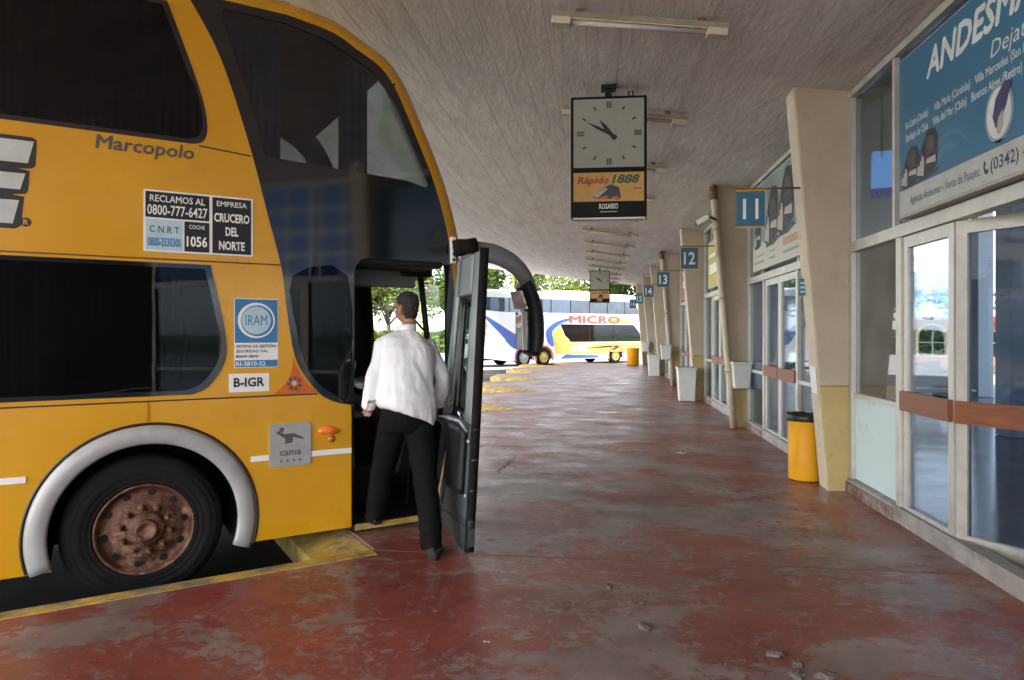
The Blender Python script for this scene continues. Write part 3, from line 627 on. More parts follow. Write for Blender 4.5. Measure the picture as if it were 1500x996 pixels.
# upper deck: curtains behind the glass, two seats
def curtain(x0, x1, y, z0, z1, amp=.018, pitch=.055, m=M_CURT, topskew=0):
    c = MB(); n = max(4, int((x1-x0)/pitch*4)); P = [[], []]
    for i in range(n+1):
        x = lerp(x0, x1, i/n); o = amp*math.sin(2*math.pi*i/4+.7*math.sin(i*.37))
        P[0].append((x, y+o, z0)); P[1].append((x+topskew*(1-i/n), y+o*.7, z1))
    c.grid(P, True); return c.build('curtain', m, bus)
curtain(-10.1, .40, .10, 3.02, 4.05); curtain(.50, .93, .12, 2.98, 4.02); curtain(1.38, 1.62, .14, 2.98, 3.85)
curtain(-10.1, .40, W-.12, 3.02, 4.05); curtain(.45, 1.45, W-.12, 2.98, 4.0)
curtain(-5.4, .5, W-.12, 1.32, 2.3, m=M_INT); curtain(-5.4, -.5, .14, 1.32, 2.3, m=M_INT)
for sy in (.35, 1.55):
    b = MB(); b.box(.1, .55, sy, sy+.5, 2.8, 2.95); b.hexa([(.05, sy, 2.95), (.18, sy, 2.95), (.18, sy+.5, 2.95), (.05, sy+.5, 2.95)], [(-.08, sy+.03, 3.55), (.02, sy+.03, 3.55), (.02, sy+.47, 3.55), (-.08, sy+.47, 3.55)]); b.build('passenger_seat', M_CURT, bus, bevel=.04)
# belly, wheel houses, underside
for ax in (-7.55, -6.25, .05):
    wh = MB(); P = [[(a, y, b) for a, b in arch_pts(ax, .46, .585, .27)] for y in (.03, .62)]; wh.grid(P, True); wh.add([(a, .62, b) for a, b in arch_pts(ax, .46, .585, .27)], [tuple(range(23))])
    wh.build('wheel_house', M_HOLE, bus)
    wh2 = MB(); P = [[(a, W-y, b) for a, b in arch_pts(ax, .46, .585, .27)] for y in (.03, .62)]; wh2.grid(P, True); wh2.build('wheel_house', M_HOLE, bus)
MB().box(REAR+.2, -8.15, .05, W-.05, .30, .34).build('underbody', M_DARK, bus)
MB().box(-5.65, -.53, .05, W-.05, .285, .33).build('underbody', M_DARK, bus)
MB().box(.63, 1.41, .05, W-.05, .275, .32).build('underbody', M_DARK, bus)
MB().box(1.41, 2.3, 1.25, W-.05, .228, .249).build('underbody', M_DARK, bus)
MB().tube([(.035, .3, .44), (.035, W-.3, .44)], .07, 10).build('axle', M_DARK, bus)
for ax in (.035, -6.25, -7.55):
    lathe_wheel(bus, ax, .44, .045, -1, simple=ax < -1); lathe_wheel(bus, ax, .44, W-.045, 1, simple=True)
# wheel arch trim: rounded silver band
def arch_trim(F, sgn, W0, ends):
    tr = MB(); P = []
    pr = [(.562, -.005), (.564, .016), (.580, .025), (.622, .028), (.660, .022), (.684, .006), (.686, -.005)]
    for i in range(45):
        a = lerp(R(198), R(-20), i/44); z = .46+.62*math.sin(a)
        P.append([(.05+r*math.cos(a), W0-sgn*h, .46+r*math.sin(a)*(1.0)) for r, h in pr])
    tr.grid(P, True); tr.add(P[0], [tuple(range(7))]); tr.add(P[-1], [tuple(range(7))[::-1]])
    return tr.build('wheel_arch_trim', M_SILV, bus, fix=True)
arch_trim(FS, 1, 0, None)
ed = MB(); P = []
for i in range(45):
    a = lerp(R(196), R(-17), i/44); P.append([(.05+r*math.cos(a), -h, .46+r*math.sin(a)) for r, h in ((.688, .002), (.690, .008), (.704, .007), (.706, .002))])
ed.grid(P, True); ed.build('arch_seal', M_BLACKP, bus)
# seams and strips
plate('belt_seam', [rrect(-8, 1.18, 1.302, 1.312)], .002, FS, M_BLACKP, bus, c0=.001)
plate('upper_seam', [[(.36, 3.05), (.70, 3.024), (.70, 3.033), (.36, 3.059)]], .002, FS, M_BLACKP, bus, c0=.001)
plate('mid_seam', [rrect(-8, .915, 2.252, 2.262)], .002, FS, mat('seam_brown', (.12, .05, .01), .5), bus, c0=.001)
plate('white_strip', [rrect(.70, .824, .838, .878)], .006, FS, M_WHITE, bus, c0=.001, bevel=.002)
plate('white_strip', [rrect(1.13, 1.438, .838, .878)], .006, FS, M_WHITE, bus, c0=.001, bevel=.002)
plate('white_strip', [rrect(-5.5, -.62, .838, .878)], .006, FS, M_WHITE, bus, c0=.001, bevel=.002)
for xx in (.048,): plate('panel_joint', [rrect(xx-.008, xx+.008, 1.15, 1.30)], .003, FS, mat('joint_amber', (.42, .20, .01), .4), bus, c0=.001)
# stickers and writing
sk = plate('operator_sticker', [rrect(.02, .713, 2.305, 2.72, .004)], .002, FS, M_WHITE, bus, c0=.001)
for r_ in ((.032, .425, 2.535, 2.708), (.445, .701, 2.317, 2.708), (.268, .425, 2.317, 2.523)): plate('black_field', [rrect(*r_)], .001, FS, M_BLACKP, sk, c0=.0035)
plate('blue_field', [rrect(.034, .258, 2.317, 2.523)], .001, FS, M_PALEP, sk, c0=.0035)
T = lambda txt, x, y, h, wd, m, par, bold=.012, al='C', **k: letters(txt, FS, x, y, h, m, par, c0=.0052, width=wd, bold=bold, align=al, **k)
T('RECLAMOS AL', .228, 2.643, .044, .34, M_WHITE, sk); T('0800-777-6427', .228, 2.555, .066, .37, M_WHITE, sk)
T('EMPRESA', .573, 2.648, .036, .20, M_WHITE, sk); T('CRUCERO', .573, 2.540, .058, .235, M_WHITE, sk, .03); T('DEL', .573, 2.445, .058, .085, M_WHITE, sk, .03); T('NORTE', .573, 2.345, .058, .17, M_WHITE, sk, .03)
T('COCHE', .347, 2.475, .026, .10, M_WHITE, sk); T('1056', .347, 2.355, .066, .13, M_WHITE, sk, .025)
T('C N R T', .146, 2.435, .045, .18, M_GREYP, sk); T('0800-3330300', .146, 2.345, .055, .20, M_BLUEP, sk, .035)
ir = plate('certificate_sticker', [rrect(.588, .889, 1.515, 2.005, .004)], .002, FS, M_WHITE, bus, c0=.001)
plate('blue_field', [rrect(.592, .885, 1.695, 2.0)], .001, FS, M_BLUEP, ir, c0=.0035); plate('blue_field', [rrect(.592, .885, 1.520, 1.570)], .001, FS, M_BLUEP, ir, c0=.0035)
plate('ring', [ell(.738, 1.848, .128, .128), ell(.744, 1.846, .112, .112)], .001, FS, M_WHITE, ir, c0=.005)
plate('disc', [ell(.738, 1.848, .1, .1)], .001, FS, M_PALEP, ir, c0=.005)
letters('IRAM', FS, .738, 1.812, .075, M_BLUEP, ir, c0=.0065, width=.15, bold=.0, align='C')
letters('SISTEMA DE GESTIÓN', FS, .600, 1.660, .020, M_BLACKP, ir, c0=.005, width=.27, bold=.01); letters('SEGURIDAD VIAL', FS, .600, 1.625, .020, M_BLACKP, ir, c0=.005, width=.22, bold=.01); letters('IRAM 3810', FS, .600, 1.588, .020, M_BLACKP, ir, c0=.005, width=.15, bold=.01)
letters('RI-3810-52', FS, .60, 1.530, .03, M_WHITE, ir, c0=.005, width=.20, bold=.015)
bg_ = plate('code_sticker', [rrect(.552, .826, 1.343, 1.474, .003)], .002, FS, M_WHITE, bus, c0=.001); letters('B-IGR', FS, .689, 1.382, .062, M_BLACKP, bg_, c0=.0045, width=.21, bold=.025, align='C')
cm = plate('comfort_plate', [rrect(.826, 1.127, .783, 1.10, .03)], .012, FS, M_SILV, bus, c0=.001, bevel=.004)
letters('cama', FS, .976, .865, .05, M_GREYP, cm, c0=.0145, width=.155, bold=.02, align='C')
for i in range(4):
    sx = .91+i*.045; plate('star', [[(sx+(.014 if q % 2 == 0 else .006)*math.sin(q*math.pi/5), .825+(.014 if q % 2 == 0 else .006)*math.cos(q*math.pi/5)) for q in range(10)]], .001, FS, M_GREYP, cm, c0=.0135)
plate('pictogram', [ell(.913, 1.055, .018, .018, 14)], .001, FS, M_GREYP, cm, c0=.0135)
plate('pictogram', [[(.872, 1.035), (.885, 1.05), (.935, 1.022), (1.0, 1.025), (1.075, .985), (1.068, .975), (.995, .998), (.99, .955), (.935, .95), (.94, .985)]], .001, FS, M_GREYP, cm, c0=.0135)
plate('emblem', [[(1.0, 1.575), (1.017, 1.52), (1.052, 1.455), (1.11, 1.375), (1.18, 1.318), (.85, 1.315), (.92, 1.365), (.97, 1.43), (.992, 1.50)]], .001, FS, M_ORANGE, bus, c0=.0035)
for i in range(7):
    a = 2*math.pi*i/7+.2; a2 = a+.62
    plate('emblem_petal', [[(1.006+r*math.cos(q), 1.393+r*math.sin(q)) for r, q in ((.030, a), (.052, a), (.056, (a+a2)/2), (.052, a2), (.030, a2))]], .001, FS, M_GREYP, bus, c0=.005)
plate('emblem_petal', [ell(1.006, 1.393, .017, .017, 12)], .001, FS, M_SILP, bus, c0=.005)
letters('Marcopolo', FS, -.255, 2.957, .088, M_GREYP, bus, c0=.002, width=.585, bold=.022, shear=.12, tilt=R(-.2))
# big slanted silver letter E with black outline, running out of the picture
def slant(L_): return [(a+.14*(b-2.7), b) for a, b in L_]
Eo = slant([(-1.25, 2.405), (-.655, 2.405), (-.640, 2.60), (-.60, 2.61), (-.60, 2.775), (-.565, 2.785), (-.565, 2.975), (-1.25, 2.975)])
Eo = slant([(-1.25, 2.40), (-.63, 2.40), (-.605, 2.42), (-.615, 2.60), (-.675, 2.607), (-.66, 2.612), (-.61, 2.618), (-.60, 2.64), (-.61, 2.762), (-.67, 2.772), (-.60, 2.778), (-.585, 2.80), (-.60, 2.955), (-.625, 2.972), (-1.25, 2.972)])
plate('logo_outline', [Eo], .001, FS, M_BLACKP, bus, c0=.0015)
for z0, z1, xr in ((2.808, 2.946, -.625), (2.642, 2.742, -.640), (2.430, 2.575, -.648)):
    plate('logo_bar', [slant([(-1.2, z0), (xr, z0), (xr+.012, z1), (-1.2, z1)])], .001, FS, M_SILP, bus, c0=.003)
rg = plate('registered_mark', [ell(-.62, 2.444, .028, .028)], .001, FS, M_BLACKP, bus, c0=.0015); letters('R', FS, -.62, 2.428, .032, M_YEL, rg, c0=.003, align='C', bold=.02)
# side marker lamp
lm = MB(); prof = []
for i in range(9):
    t = i/8; a = -math.pi/2+math.pi*t
    prof.append((1.262+.082*math.sin(a), -.002, 1.025-.006*math.sin(a)))
lm.tube([(1.18+.165*i/10, -.008, 1.028-.02*abs(i/10-.4)) for i in range(11)], [(.004+.030*math.sin(math.pi*min(1, (i+.6)/11))**.8, .006+.022*math.sin(math.pi*(i+.5)/11)) for i in range(11)], 14, ax=(0, 0, 1)); lm.build('marker_lamp', M_ORA, bus)
l2 = MB(); l2.lathe([(.0001, -.016), (.016, -.014), (.026, -.006), (.029, .001)], (1.287, 0, .958), 'y', 18); l2.build('marker_lamp', mat('amber_reflector', (.40, .11, .02), .25), bus)
# entrance door, hinged at the front and swung out
def dpt(u, z, out=0):
    """door surface: u from hinge (0) to free edge (1)"""
    zz = (z-.3)/1.95
    hx, hy = 2.075+.23*max(0, zz)**.8, -.10-.02*zz
    fx, fy = 1.97+.115*max(0, zz)**.9, -.955-.0*zz
    p = Vector((lerp(hx, fx, u), lerp(hy, fy, u), z)); return p+Vector((1, -.14, 0)).normalized()*out
dr = bpy.data.objects.new('entrance_door', None); COL.objects.link(dr); dr.parent = bus; dr.empty_display_size = .1
zs = [.30, .55, .8, 1.0, 1.12, 1.3, 1.6, 1.9, 2.12, 2.22, 2.29]
def dgrid(u0, u1, z0, z1, o0, o1, n=10, rt=0):
    m = MB(); zz = [lerp(z0, z1, i/n) for i in range(n+1)]; us = [lerp(u0, u1, i/4) for i in range(5)]
    A = [[dpt(u, z, o0) for u in us] for z in zz]; B = [[dpt(u, z, o1) for u in us] for z in zz]
    m.grid(A); m.grid([r[::-1] for r in B])
    m.grid([A[0], B[0]]); m.grid([A[-1], B[-1]]); m.grid([[r[0] for r in A], [r[0] for r in B]]); m.grid([[r[-1] for r in A], [r[-1] for r in B]])
    return m
M_DOORIN = mat('door_inner_grey', (.045, .055, .058), .45, var=.2, scale=5)
M_DOORFR = mat('door_frame_grey', (.29, .33, .33), .35, var=.06)
low = MB()
m = MB(); zl = [.24, .30, .45, .7, .95, 1.12]
lowpan = dgrid(.0, 1, .40, 1.12, -.02, .03); lowpan.build('lower_panel', M_DOORIN, dr, fix=True)
tri = MB(); tri.hexa([dpt(.80, .24, .03), dpt(1, .235, .03), dpt(1, .235, -.02), dpt(.80, .24, -.02)], [dpt(.0, .398, .03), dpt(1, .398, .03), dpt(1, .398, -.02), dpt(.0, .398, -.02)]); tri.build('lower_corner', M_DOORIN, dr, fix=True)
dgrid(.30, .86, .62, 1.08, -.06, -.022).build('door_pocket', M_DARK, dr, fix=True)
dgrid(.0, .12, 1.122, 2.34, -.02, .03).build('door_stile', M_DOORFR, dr, fix=True)
dgrid(.74, .970, 1.122, 2.34, -.025, .03).build('door_stile', M_DOORFR, dr, fix=True)
dgrid(.122, .738, 2.05, 2.34, -.018, .03).build('door_head', M_DOORFR, dr, fix=True)
dgrid(.122, .738, 1.122, 2.048, .004, .010).build('door_glass', M_CLEAR, dr, fix=True)
dgrid(.30, .42, 1.14, 2.03, -.012, .002).build('glass_blind', M_BLACKP, dr, fix=True)
dgrid(.972, 1.0, .24, 2.36, -.03, .034).build('door_seal', M_RUB, dr, fix=True)
MB().tube([dpt(.12, 1.02, -.03), dpt(.13, 1.10, -.09), dpt(.5, 1.13, -.10), dpt(.86, 1.14, -.09), dpt(.88, 1.06, -.03)], .011, 8).build('handle', M_SILV, dr)
MB().tube([dpt(.28, .33, -.05), dpt(.30, .42, -.055), dpt(.34, .6, -.06), dpt(.38, .86, -.05)], [.022, .016, .013, .012], 8).build('strut', mat('wooden_strut', (.42, .24, .11), .5), dr)
for z_ in (1.0, .62): MB().lathe([(.014, 0), (.012, -.012), (.0001, -.014)], dpt(.93, z_, -.03), 'x', 10).build('latch', M_SILV, dr)
MB().box(2.285, 2.325, -.035, .03, 2.34, 2.56).build('hinge_plate', M_WHITE, bus, bevel=.004)
for i in range(4): MB().lathe([(.014, -.037), (.014, -.034)], (2.305, 0, 2.37+.05*i), 'y', 10, capends=True).build('hinge_bolt', M_BLACKP, bus)
# big front mirror on a curved arm
mi = bpy.data.objects.new('mirror', None); COL.objects.link(mi); mi.parent = bus; mi.empty_display_size = .1
ap = smooth_poly([(2.34, -.02, 2.42), (2.48, -.06, 2.445), (2.66, -.10, 2.43), (2.84, -.12, 2.35), (2.96, -.12, 2.23), (3.02, -.12, 2.08), (3.04, -.12, 1.98)], 4)
n_ = len(ap)
am = MB(); am.tube(ap, [(lerp(.095, .065, i/n_), lerp(.03, .04, i/n_)) for i in range(n_)], 16, ax=(.3, 0, 1)); am.build('mirror_arm', mat('mirror_grey', (.19, .19, .195), .22, metal=.3, var=.01, coat=.3), mi)
bl_ = MB(); bl_.tube([(2.30, -.02, 2.46), (2.36, -.03, 2.47), (2.42, -.04, 2.48), (2.50, -.055, 2.488)], [.07, .078, .07, .078], 14); bl_.build('bellows', M_RUB, mi)
hp = smooth_poly([(2.93, -.12, 2.18), (3.0, -.13, 2.06), (3.04, -.13, 1.90), (3.045, -.13, 1.70), (3.01, -.13, 1.58)], 3); n_ = len(hp)
hm = MB(); hm.tube(hp, [(.075*(.8+.2*math.sin(math.pi*(i+.5)/n_)), .11) for i in range(n_)], 14, ax=(1, 0, 0)); hm.build('mirror_housing', M_DARK, mi)
gm = MB(); gm.hexa([(2.915, -.225, 1.62), (2.93, -.225, 1.62), (2.93, -.03, 1.62), (2.915, -.03, 1.62)], [(2.91, -.225, 1.94), (2.925, -.225, 1.94), (2.925, -.03, 1.94), (2.91, -.03, 1.94)]); gm.build('mirror_glass', mat('mirror_glass', (.85, .87, .88), .02, metal=1, var=.01), mi)
gm = MB(); gm.hexa([(2.90, -.225, 1.965), (2.92, -.225, 1.965), (2.92, -.03, 1.965), (2.90, -.03, 1.965)], [(2.85, -.21, 2.12), (2.87, -.21, 2.12), (2.87, -.04, 2.12), (2.85, -.04, 2.12)]); gm.build('wide_angle_glass', MATS['mirror_glass'], mi)
# ================================================================== person stepping into the bus
def organic(name, mb, voxel, m, parent, fold=None, smooth_n=6, post=None):
    """one continuous surface out of overlapping tapered volumes"""
    me = mb.mesh('tmp'); o = bpy.data.objects.new('tmp', me); COL.objects.link(o)
    r = o.modifiers.new('r', 'REMESH'); r.mode = 'VOXEL'; r.voxel_size = voxel
    sm = o.modifiers.new('s', 'SMOOTH'); sm.iterations = smooth_n; sm.factor = .5
    bpy.context.view_layer.update(); dg = bpy.context.evaluated_depsgraph_get()
    out = bpy.data.meshes.new_from_object(o.evaluated_get(dg), depsgraph=dg); bpy.data.objects.remove(o); bpy.data.meshes.remove(me)
    if fold:
        nv = [v.normal.copy() for v in out.vertices]
        for v, n in zip(out.vertices, nv): v.co += n*fold(v.co)
    if post:
        for v in out.vertices: post(v.co)
    out.polygons.foreach_set('use_smooth', [True]*len(out.polygons)); out.name = name; out.update()
    return obj(name, out, m, parent)
PX, PY = 1.70, -.40
wp = bus.location+D*PX+NN*PY
per = thing('person', 'person in white shirt and black trousers stepping up into the yellow bus', 'person', (wp.x, wp.y, 0), R(38.3))
q = lambda x, y, z: Vector((x-PX, y-PY, z))
M_SKIN = mat('skin', (.33, .165, .11), .5, var=.08)
M_SHIRT = mat('white_shirt', (.80, .80, .82), .85, var=.03, bump=.9, bscale=9, stretch=(1.6, 1.6, .55))
M_TROU = mat('black_trousers', (.0045, .0045, .005), .85, var=.2, spec=.15, bump=.8, bscale=10, stretch=(1, 1, 1.8))
M_SHOE = mat('black_shoe', (.012, .012, .012), .22, coat=.4)
M_HAIR = mat('dark_hair', (.030, .026, .024), .7, bump=1.0, bscale=90, var=.6, scale=70, stretch=(1, 1, .35), spec=.25)
X_ = (1, 0, 0)
shL, elL, wrL = q(1.600, -.27, 1.465), q(1.500, -.33, 1.21), q(1.487, -.26, 1.0)
shR, elR, wrR = q(1.970, -.24, 1.465), q(2.065, -.32, 1.21), q(2.062, -.24, .985)
def arm(mb, a, b, c, r):
    mb.tube([a+(a-b).normalized()*.03, a, a.lerp(b, .5), b, b.lerp(c, .5), c], [r[0]*.7, r[0], r[1], r[2], r[3], r[4]], 14)
hipL, knL, anL = q(1.635, -.42, .94), q(1.625, -.20, .53), q(1.618, -.035, .15)
hipR, knR, anR = q(1.810, -.43, .94), q(1.790, -.61, .51), q(1.742, -.835, .10)
# body
b = MB()
b.tube([q(1.715, -.42, .88), q(1.715, -.42, 1.0), q(1.74, -.36, 1.2), q(1.765, -.30, 1.38), q(1.785, -.26, 1.49)], [(.15, .10), (.16, .11), (.15, .10), (.18, .11), (.14, .09)], 18, ax=X_)
arm(b, shL, elL, wrL, (.05, .045, .038, .036, .026)); arm(b, shR, elR, wrR, (.05, .045, .038, .036, .026))
for h, k_, a_ in ((hipL, knL, anL), (hipR, knR, anR)): b.tube([h, h.lerp(k_, .5), k_, k_.lerp(a_, .4), a_, a_+Vector((0, 0, -.05))], [.075, .07, .05, .05, .035, .035], 12)
hc = q(1.825, -.175, 0); hy = R(22); ax2 = Vector((math.cos(hy), math.sin(hy), 0)); fw = Vector((-math.sin(hy), math.cos(hy), 0))
hd_ = lambda f, z, r=0: hc+fw*f+ax2*r+Vector((0, 0, z))
b.tube([q(1.79, -.255, 1.50), q(1.80, -.235, 1.56), hd_(-.028, 1.61), hd_(-.018, 1.66)], [.068, .058, .056, .055], 14)
b.tube([hd_(.030, 1.632), hd_(.022, 1.65), hd_(.008, 1.69), hd_(0, 1.74), hd_(-.004, 1.785), hd_(-.008, 1.825), hd_(-.008, 1.85), hd_(-.006, 1.862)], [(.03, .045), (.052, .068), (.066, .088), (.074, .098), (.075, .099), (.064, .085), (.042, .055), (.012, .015)], 20, ax=tuple(ax2))
b.tube([hd_(.092, 1.755), hd_(.106, 1.725), hd_(.116, 1.708), hd_(.098, 1.700)], [.008, .012, .016, .012], 8)          # nose
b.tube([hd_(.088, 1.665, -.022), hd_(.096, 1.668, 0), hd_(.088, 1.665, .022)], [.006, .010, .006], 8)                    # lips
b.tube([hd_(.080, 1.772, -.05), hd_(.094, 1.776, -.025), hd_(.096, 1.772, 0), hd_(.094, 1.776, .025), hd_(.080, 1.772, .05)], .009, 8)   # brow
for s_ in (-1, 1): b.tube([hd_(-.006, 1.69, s_*.070), hd_(-.010, 1.715, s_*.082), hd_(-.014, 1.74, s_*.086), hd_(-.010, 1.758, s_*.076)], [(.008, .014), (.009, .020), (.009, .020), (.006, .012)], 10, ax=tuple(ax2))   # ears
def hand(mb, wr, el, sd):
    d = Vector((.0, .35, -.93)).normalized() if sd > 0 else Vector((.35, .9, -.3)).normalized(); acr = Vector((.25*sd, .9, .3)); acr = (acr-d*acr.dot(d)).normalized(); inn = d.cross(acr)*sd
    palm = wr+d*.055
    mb.tube([wr-d*.03, wr, wr+d*.035, wr+d*.085, wr+d*.095], [(.026, .022), (.028, .02), (.041, .017), (.040, .015), (.034, .012)], 12, ax=tuple(acr))
    for i, ln in enumerate((.070, .080, .075, .058)):
        b0 = wr+d*.082+acr*(.030-.020*i); p1 = b0+d*ln*.45+inn*.006; p2 = p1+d*ln*.25+inn*ln*.30; p3 = p2+d*ln*.02+inn*ln*.30
        mb.tube([b0-d*.02, b0, p1, p2, p3], [.009, .0092, .0088, .008, .006], 8)
    t0 = wr+d*.025+acr*.030; mb.tube([t0-acr*.015, t0+acr*.012+d*.015, t0+acr*.025+d*.04+inn*.01, t0+acr*.020+d*.062+inn*.022], [.013, .012, .010, .007], 8)
hand(b, wrL, elL, -1); hand(b, wrR, elR, 1)
organic('body', b, .0065, M_SKIN, per, smooth_n=2)
# shirt
def fold_shirt(c):
    z = c.z
    v = .014*noise.noise(Vector((c.x*8+z*3.5, c.y*8, z*2.6)))+.006*noise.noise(Vector((c.x*22, c.y*22, z*7+3)))
    v += .009*max(0, 1-abs(z-1.02)/.12)*(.6+noise.noise(Vector((c.x*6, 1, z*20))))
    v += .012*math.sin((c.x*.9+z*.45)*38)*max(0, min(1, (1.42-z)/.3))*noise.noise(Vector((c.x*4, 7, z*3)))
    return v
s = MB()
s.tube([q(1.715, -.435, .955), q(1.717, -.435, .99), q(1.72, -.425, 1.06), q(1.73, -.39, 1.16), q(1.75, -.34, 1.28), q(1.768, -.30, 1.39), q(1.780, -.275, 1.46), q(1.79, -.26, 1.515), q(1.797, -.248, 1.555)],
       [(.204, .156), (.216, .164), (.217, .164), (.210, .154), (.219, .150), (.236, .148), (.230, .127), (.158, .098), (.080, .076)], 28, ax=X_)
s.tube([q(1.86, -.45, .905), q(1.85, -.445, .97), q(1.83, -.43, 1.05)], [(.04, .10), (.06, .13), (.06, .13)], 16, ax=X_)      # loose tail over the right hip
arm(s, shL, elL, wrL, (.074, .068, .063, .060, .046)); arm(s, shR, elR, wrR, (.074, .068, .063, .060, .046))
def hem(c):
    if c.z < 1.06: c.z -= (c.x-.0)*.32*min(1, (1.06-c.z)/.07)*(1 if abs(c.x) < .24 else 0)
organic('shirt', s, .0095, M_SHIRT, per, fold_shirt, 7, hem)
cl = MB(); rg_ = [q(1.797, -.24, 1.555)+Vector((.070*math.cos(a), .072*math.sin(a), .022-.016*math.sin(a))) for a in [2*math.pi*i/24 for i in range(25)]]
cl.tube(rg_, [(.026, .007)]*25, 8, cap=False, ax=(0, 0, 1)); cl.build('collar', M_SHIRT, per)
for c_, e_ in ((wrL, elL), (wrR, elR)):
    u = (c_-e_).normalized(); MB().tube([c_-u*.055, c_-u*.01, c_+u*.006], [.049, .050, .047], 16, cap=False).build('cuff', M_SHIRT, per)
# trousers
def fold_tr(c):
    return .005*noise.noise(Vector((c.x*12, c.y*12, c.z*8)))+.005*math.sin(c.z*42+c.x*20+4*noise.noise(c*4))*max(0, 1-abs(c.z-.80)/.12)+.004*math.sin(c.z*55+3*noise.noise(c*5))*max(0, 1-abs(c.z-.48)/.12)+.004*math.sin(c.z*70)*max(0, 1-abs(c.z-.17)/.09)
t = MB()
t.tube([q(1.715, -.43, .84), q(1.715, -.435, .90), q(1.715, -.43, .97), q(1.715, -.425, 1.03)], [(.165, .125), (.190, .145), (.188, .142), (.176, .130)], 24, ax=X_)
for h, k_, a_ in ((hipL, knL, anL), (hipR, knR, anR)):
    t.tube([h+Vector((0, 0, .02)), h.lerp(k_, .3), h.lerp(k_, .65), k_, k_.lerp(a_, .4), k_.lerp(a_, .8), a_+Vector((0, .01, -.045))], [.106, .109, .100, .090, .085, .078, .074], 18)
organic('trousers', t, .010, M_TROU, per, fold_tr, 4)
bl = MB(); bl.tube([q(1.716, -.426, 1.0), q(1.716, -.426, 1.035)], [(.184, .138), (.184, .138)], 28, ax=X_, cap=False); bl.build('belt', M_SHOE, per)
def shoe(heel, toe, z0, nm='shoe'):
    d = (toe-heel).normalized(); L_ = (toe-heel).length; acr = Vector((d.y, -d.x, 0))
    s = MB(); st = [(0, .030, .075), (.04, .036, .085), (.10, .036, .085), (.14, .036, .070), (.19, .042, .052), (.24, .043, .042), (.275, .036, .034), (.292, .018, .026)]
    P = []
    for f, wd, ht in st:
        c = heel+d*f*L_/.292
        P.append([c+acr*wd*math.cos(a)*(1.0)+Vector((0, 0, z0+.014+max(0, math.sin(a))*ht)) for a in [math.pi*i/10 for i in range(11)]])
    s.grid(P); s.add(P[0], [tuple(range(11))]); s.add(P[-1], [tuple(range(11))[::-1]])
    o = s.build(nm, M_SHOE, per, fix=True)
    so_ = MB(); L1 = []; L2 = []
    for f, wd, ht in st:
        c = heel+d*f*L_/.292; L1.append(c+acr*(wd+.003)); L2.append(c-acr*(wd+.003))
    lp = L1+L2[::-1]; n = len(lp)
    so_.add([p+Vector((0, 0, z0+.001)) for p in lp]+[p+Vector((0, 0, z0+.018)) for p in lp], [tuple(range(n)), tuple(range(2*n-1, n-1, -1))]+[(i, (i+1) % n, (i+1) % n+n, i+n) for i in range(n)])
    so_.build('sole', M_DARK, o, fix=True)
shoe(q(1.705, -.905, 0), q(1.875, -.665, 0), 0); shoe(q(1.622, -.10, 0), q(1.60, .185, 0), .068)
# hair: short crop over the crown and the back of the head
h = MB(); h.tube([hd_(-.040, 1.655), hd_(-.034, 1.685), hd_(-.022, 1.74), hd_(-.012, 1.79), hd_(-.008, 1.83), hd_(-.008, 1.858), hd_(-.006, 1.874)], [(.045, .045), (.062, .062), (.076, .082), (.0805, .098), (.071, .092), (.048, .062), (.014, .018)], 22, ax=tuple(ax2))
organic('hair', h, .006, M_HAIR, per, lambda c: .0045*noise.noise(c*55)+.003*noise.noise(c*130), 1)
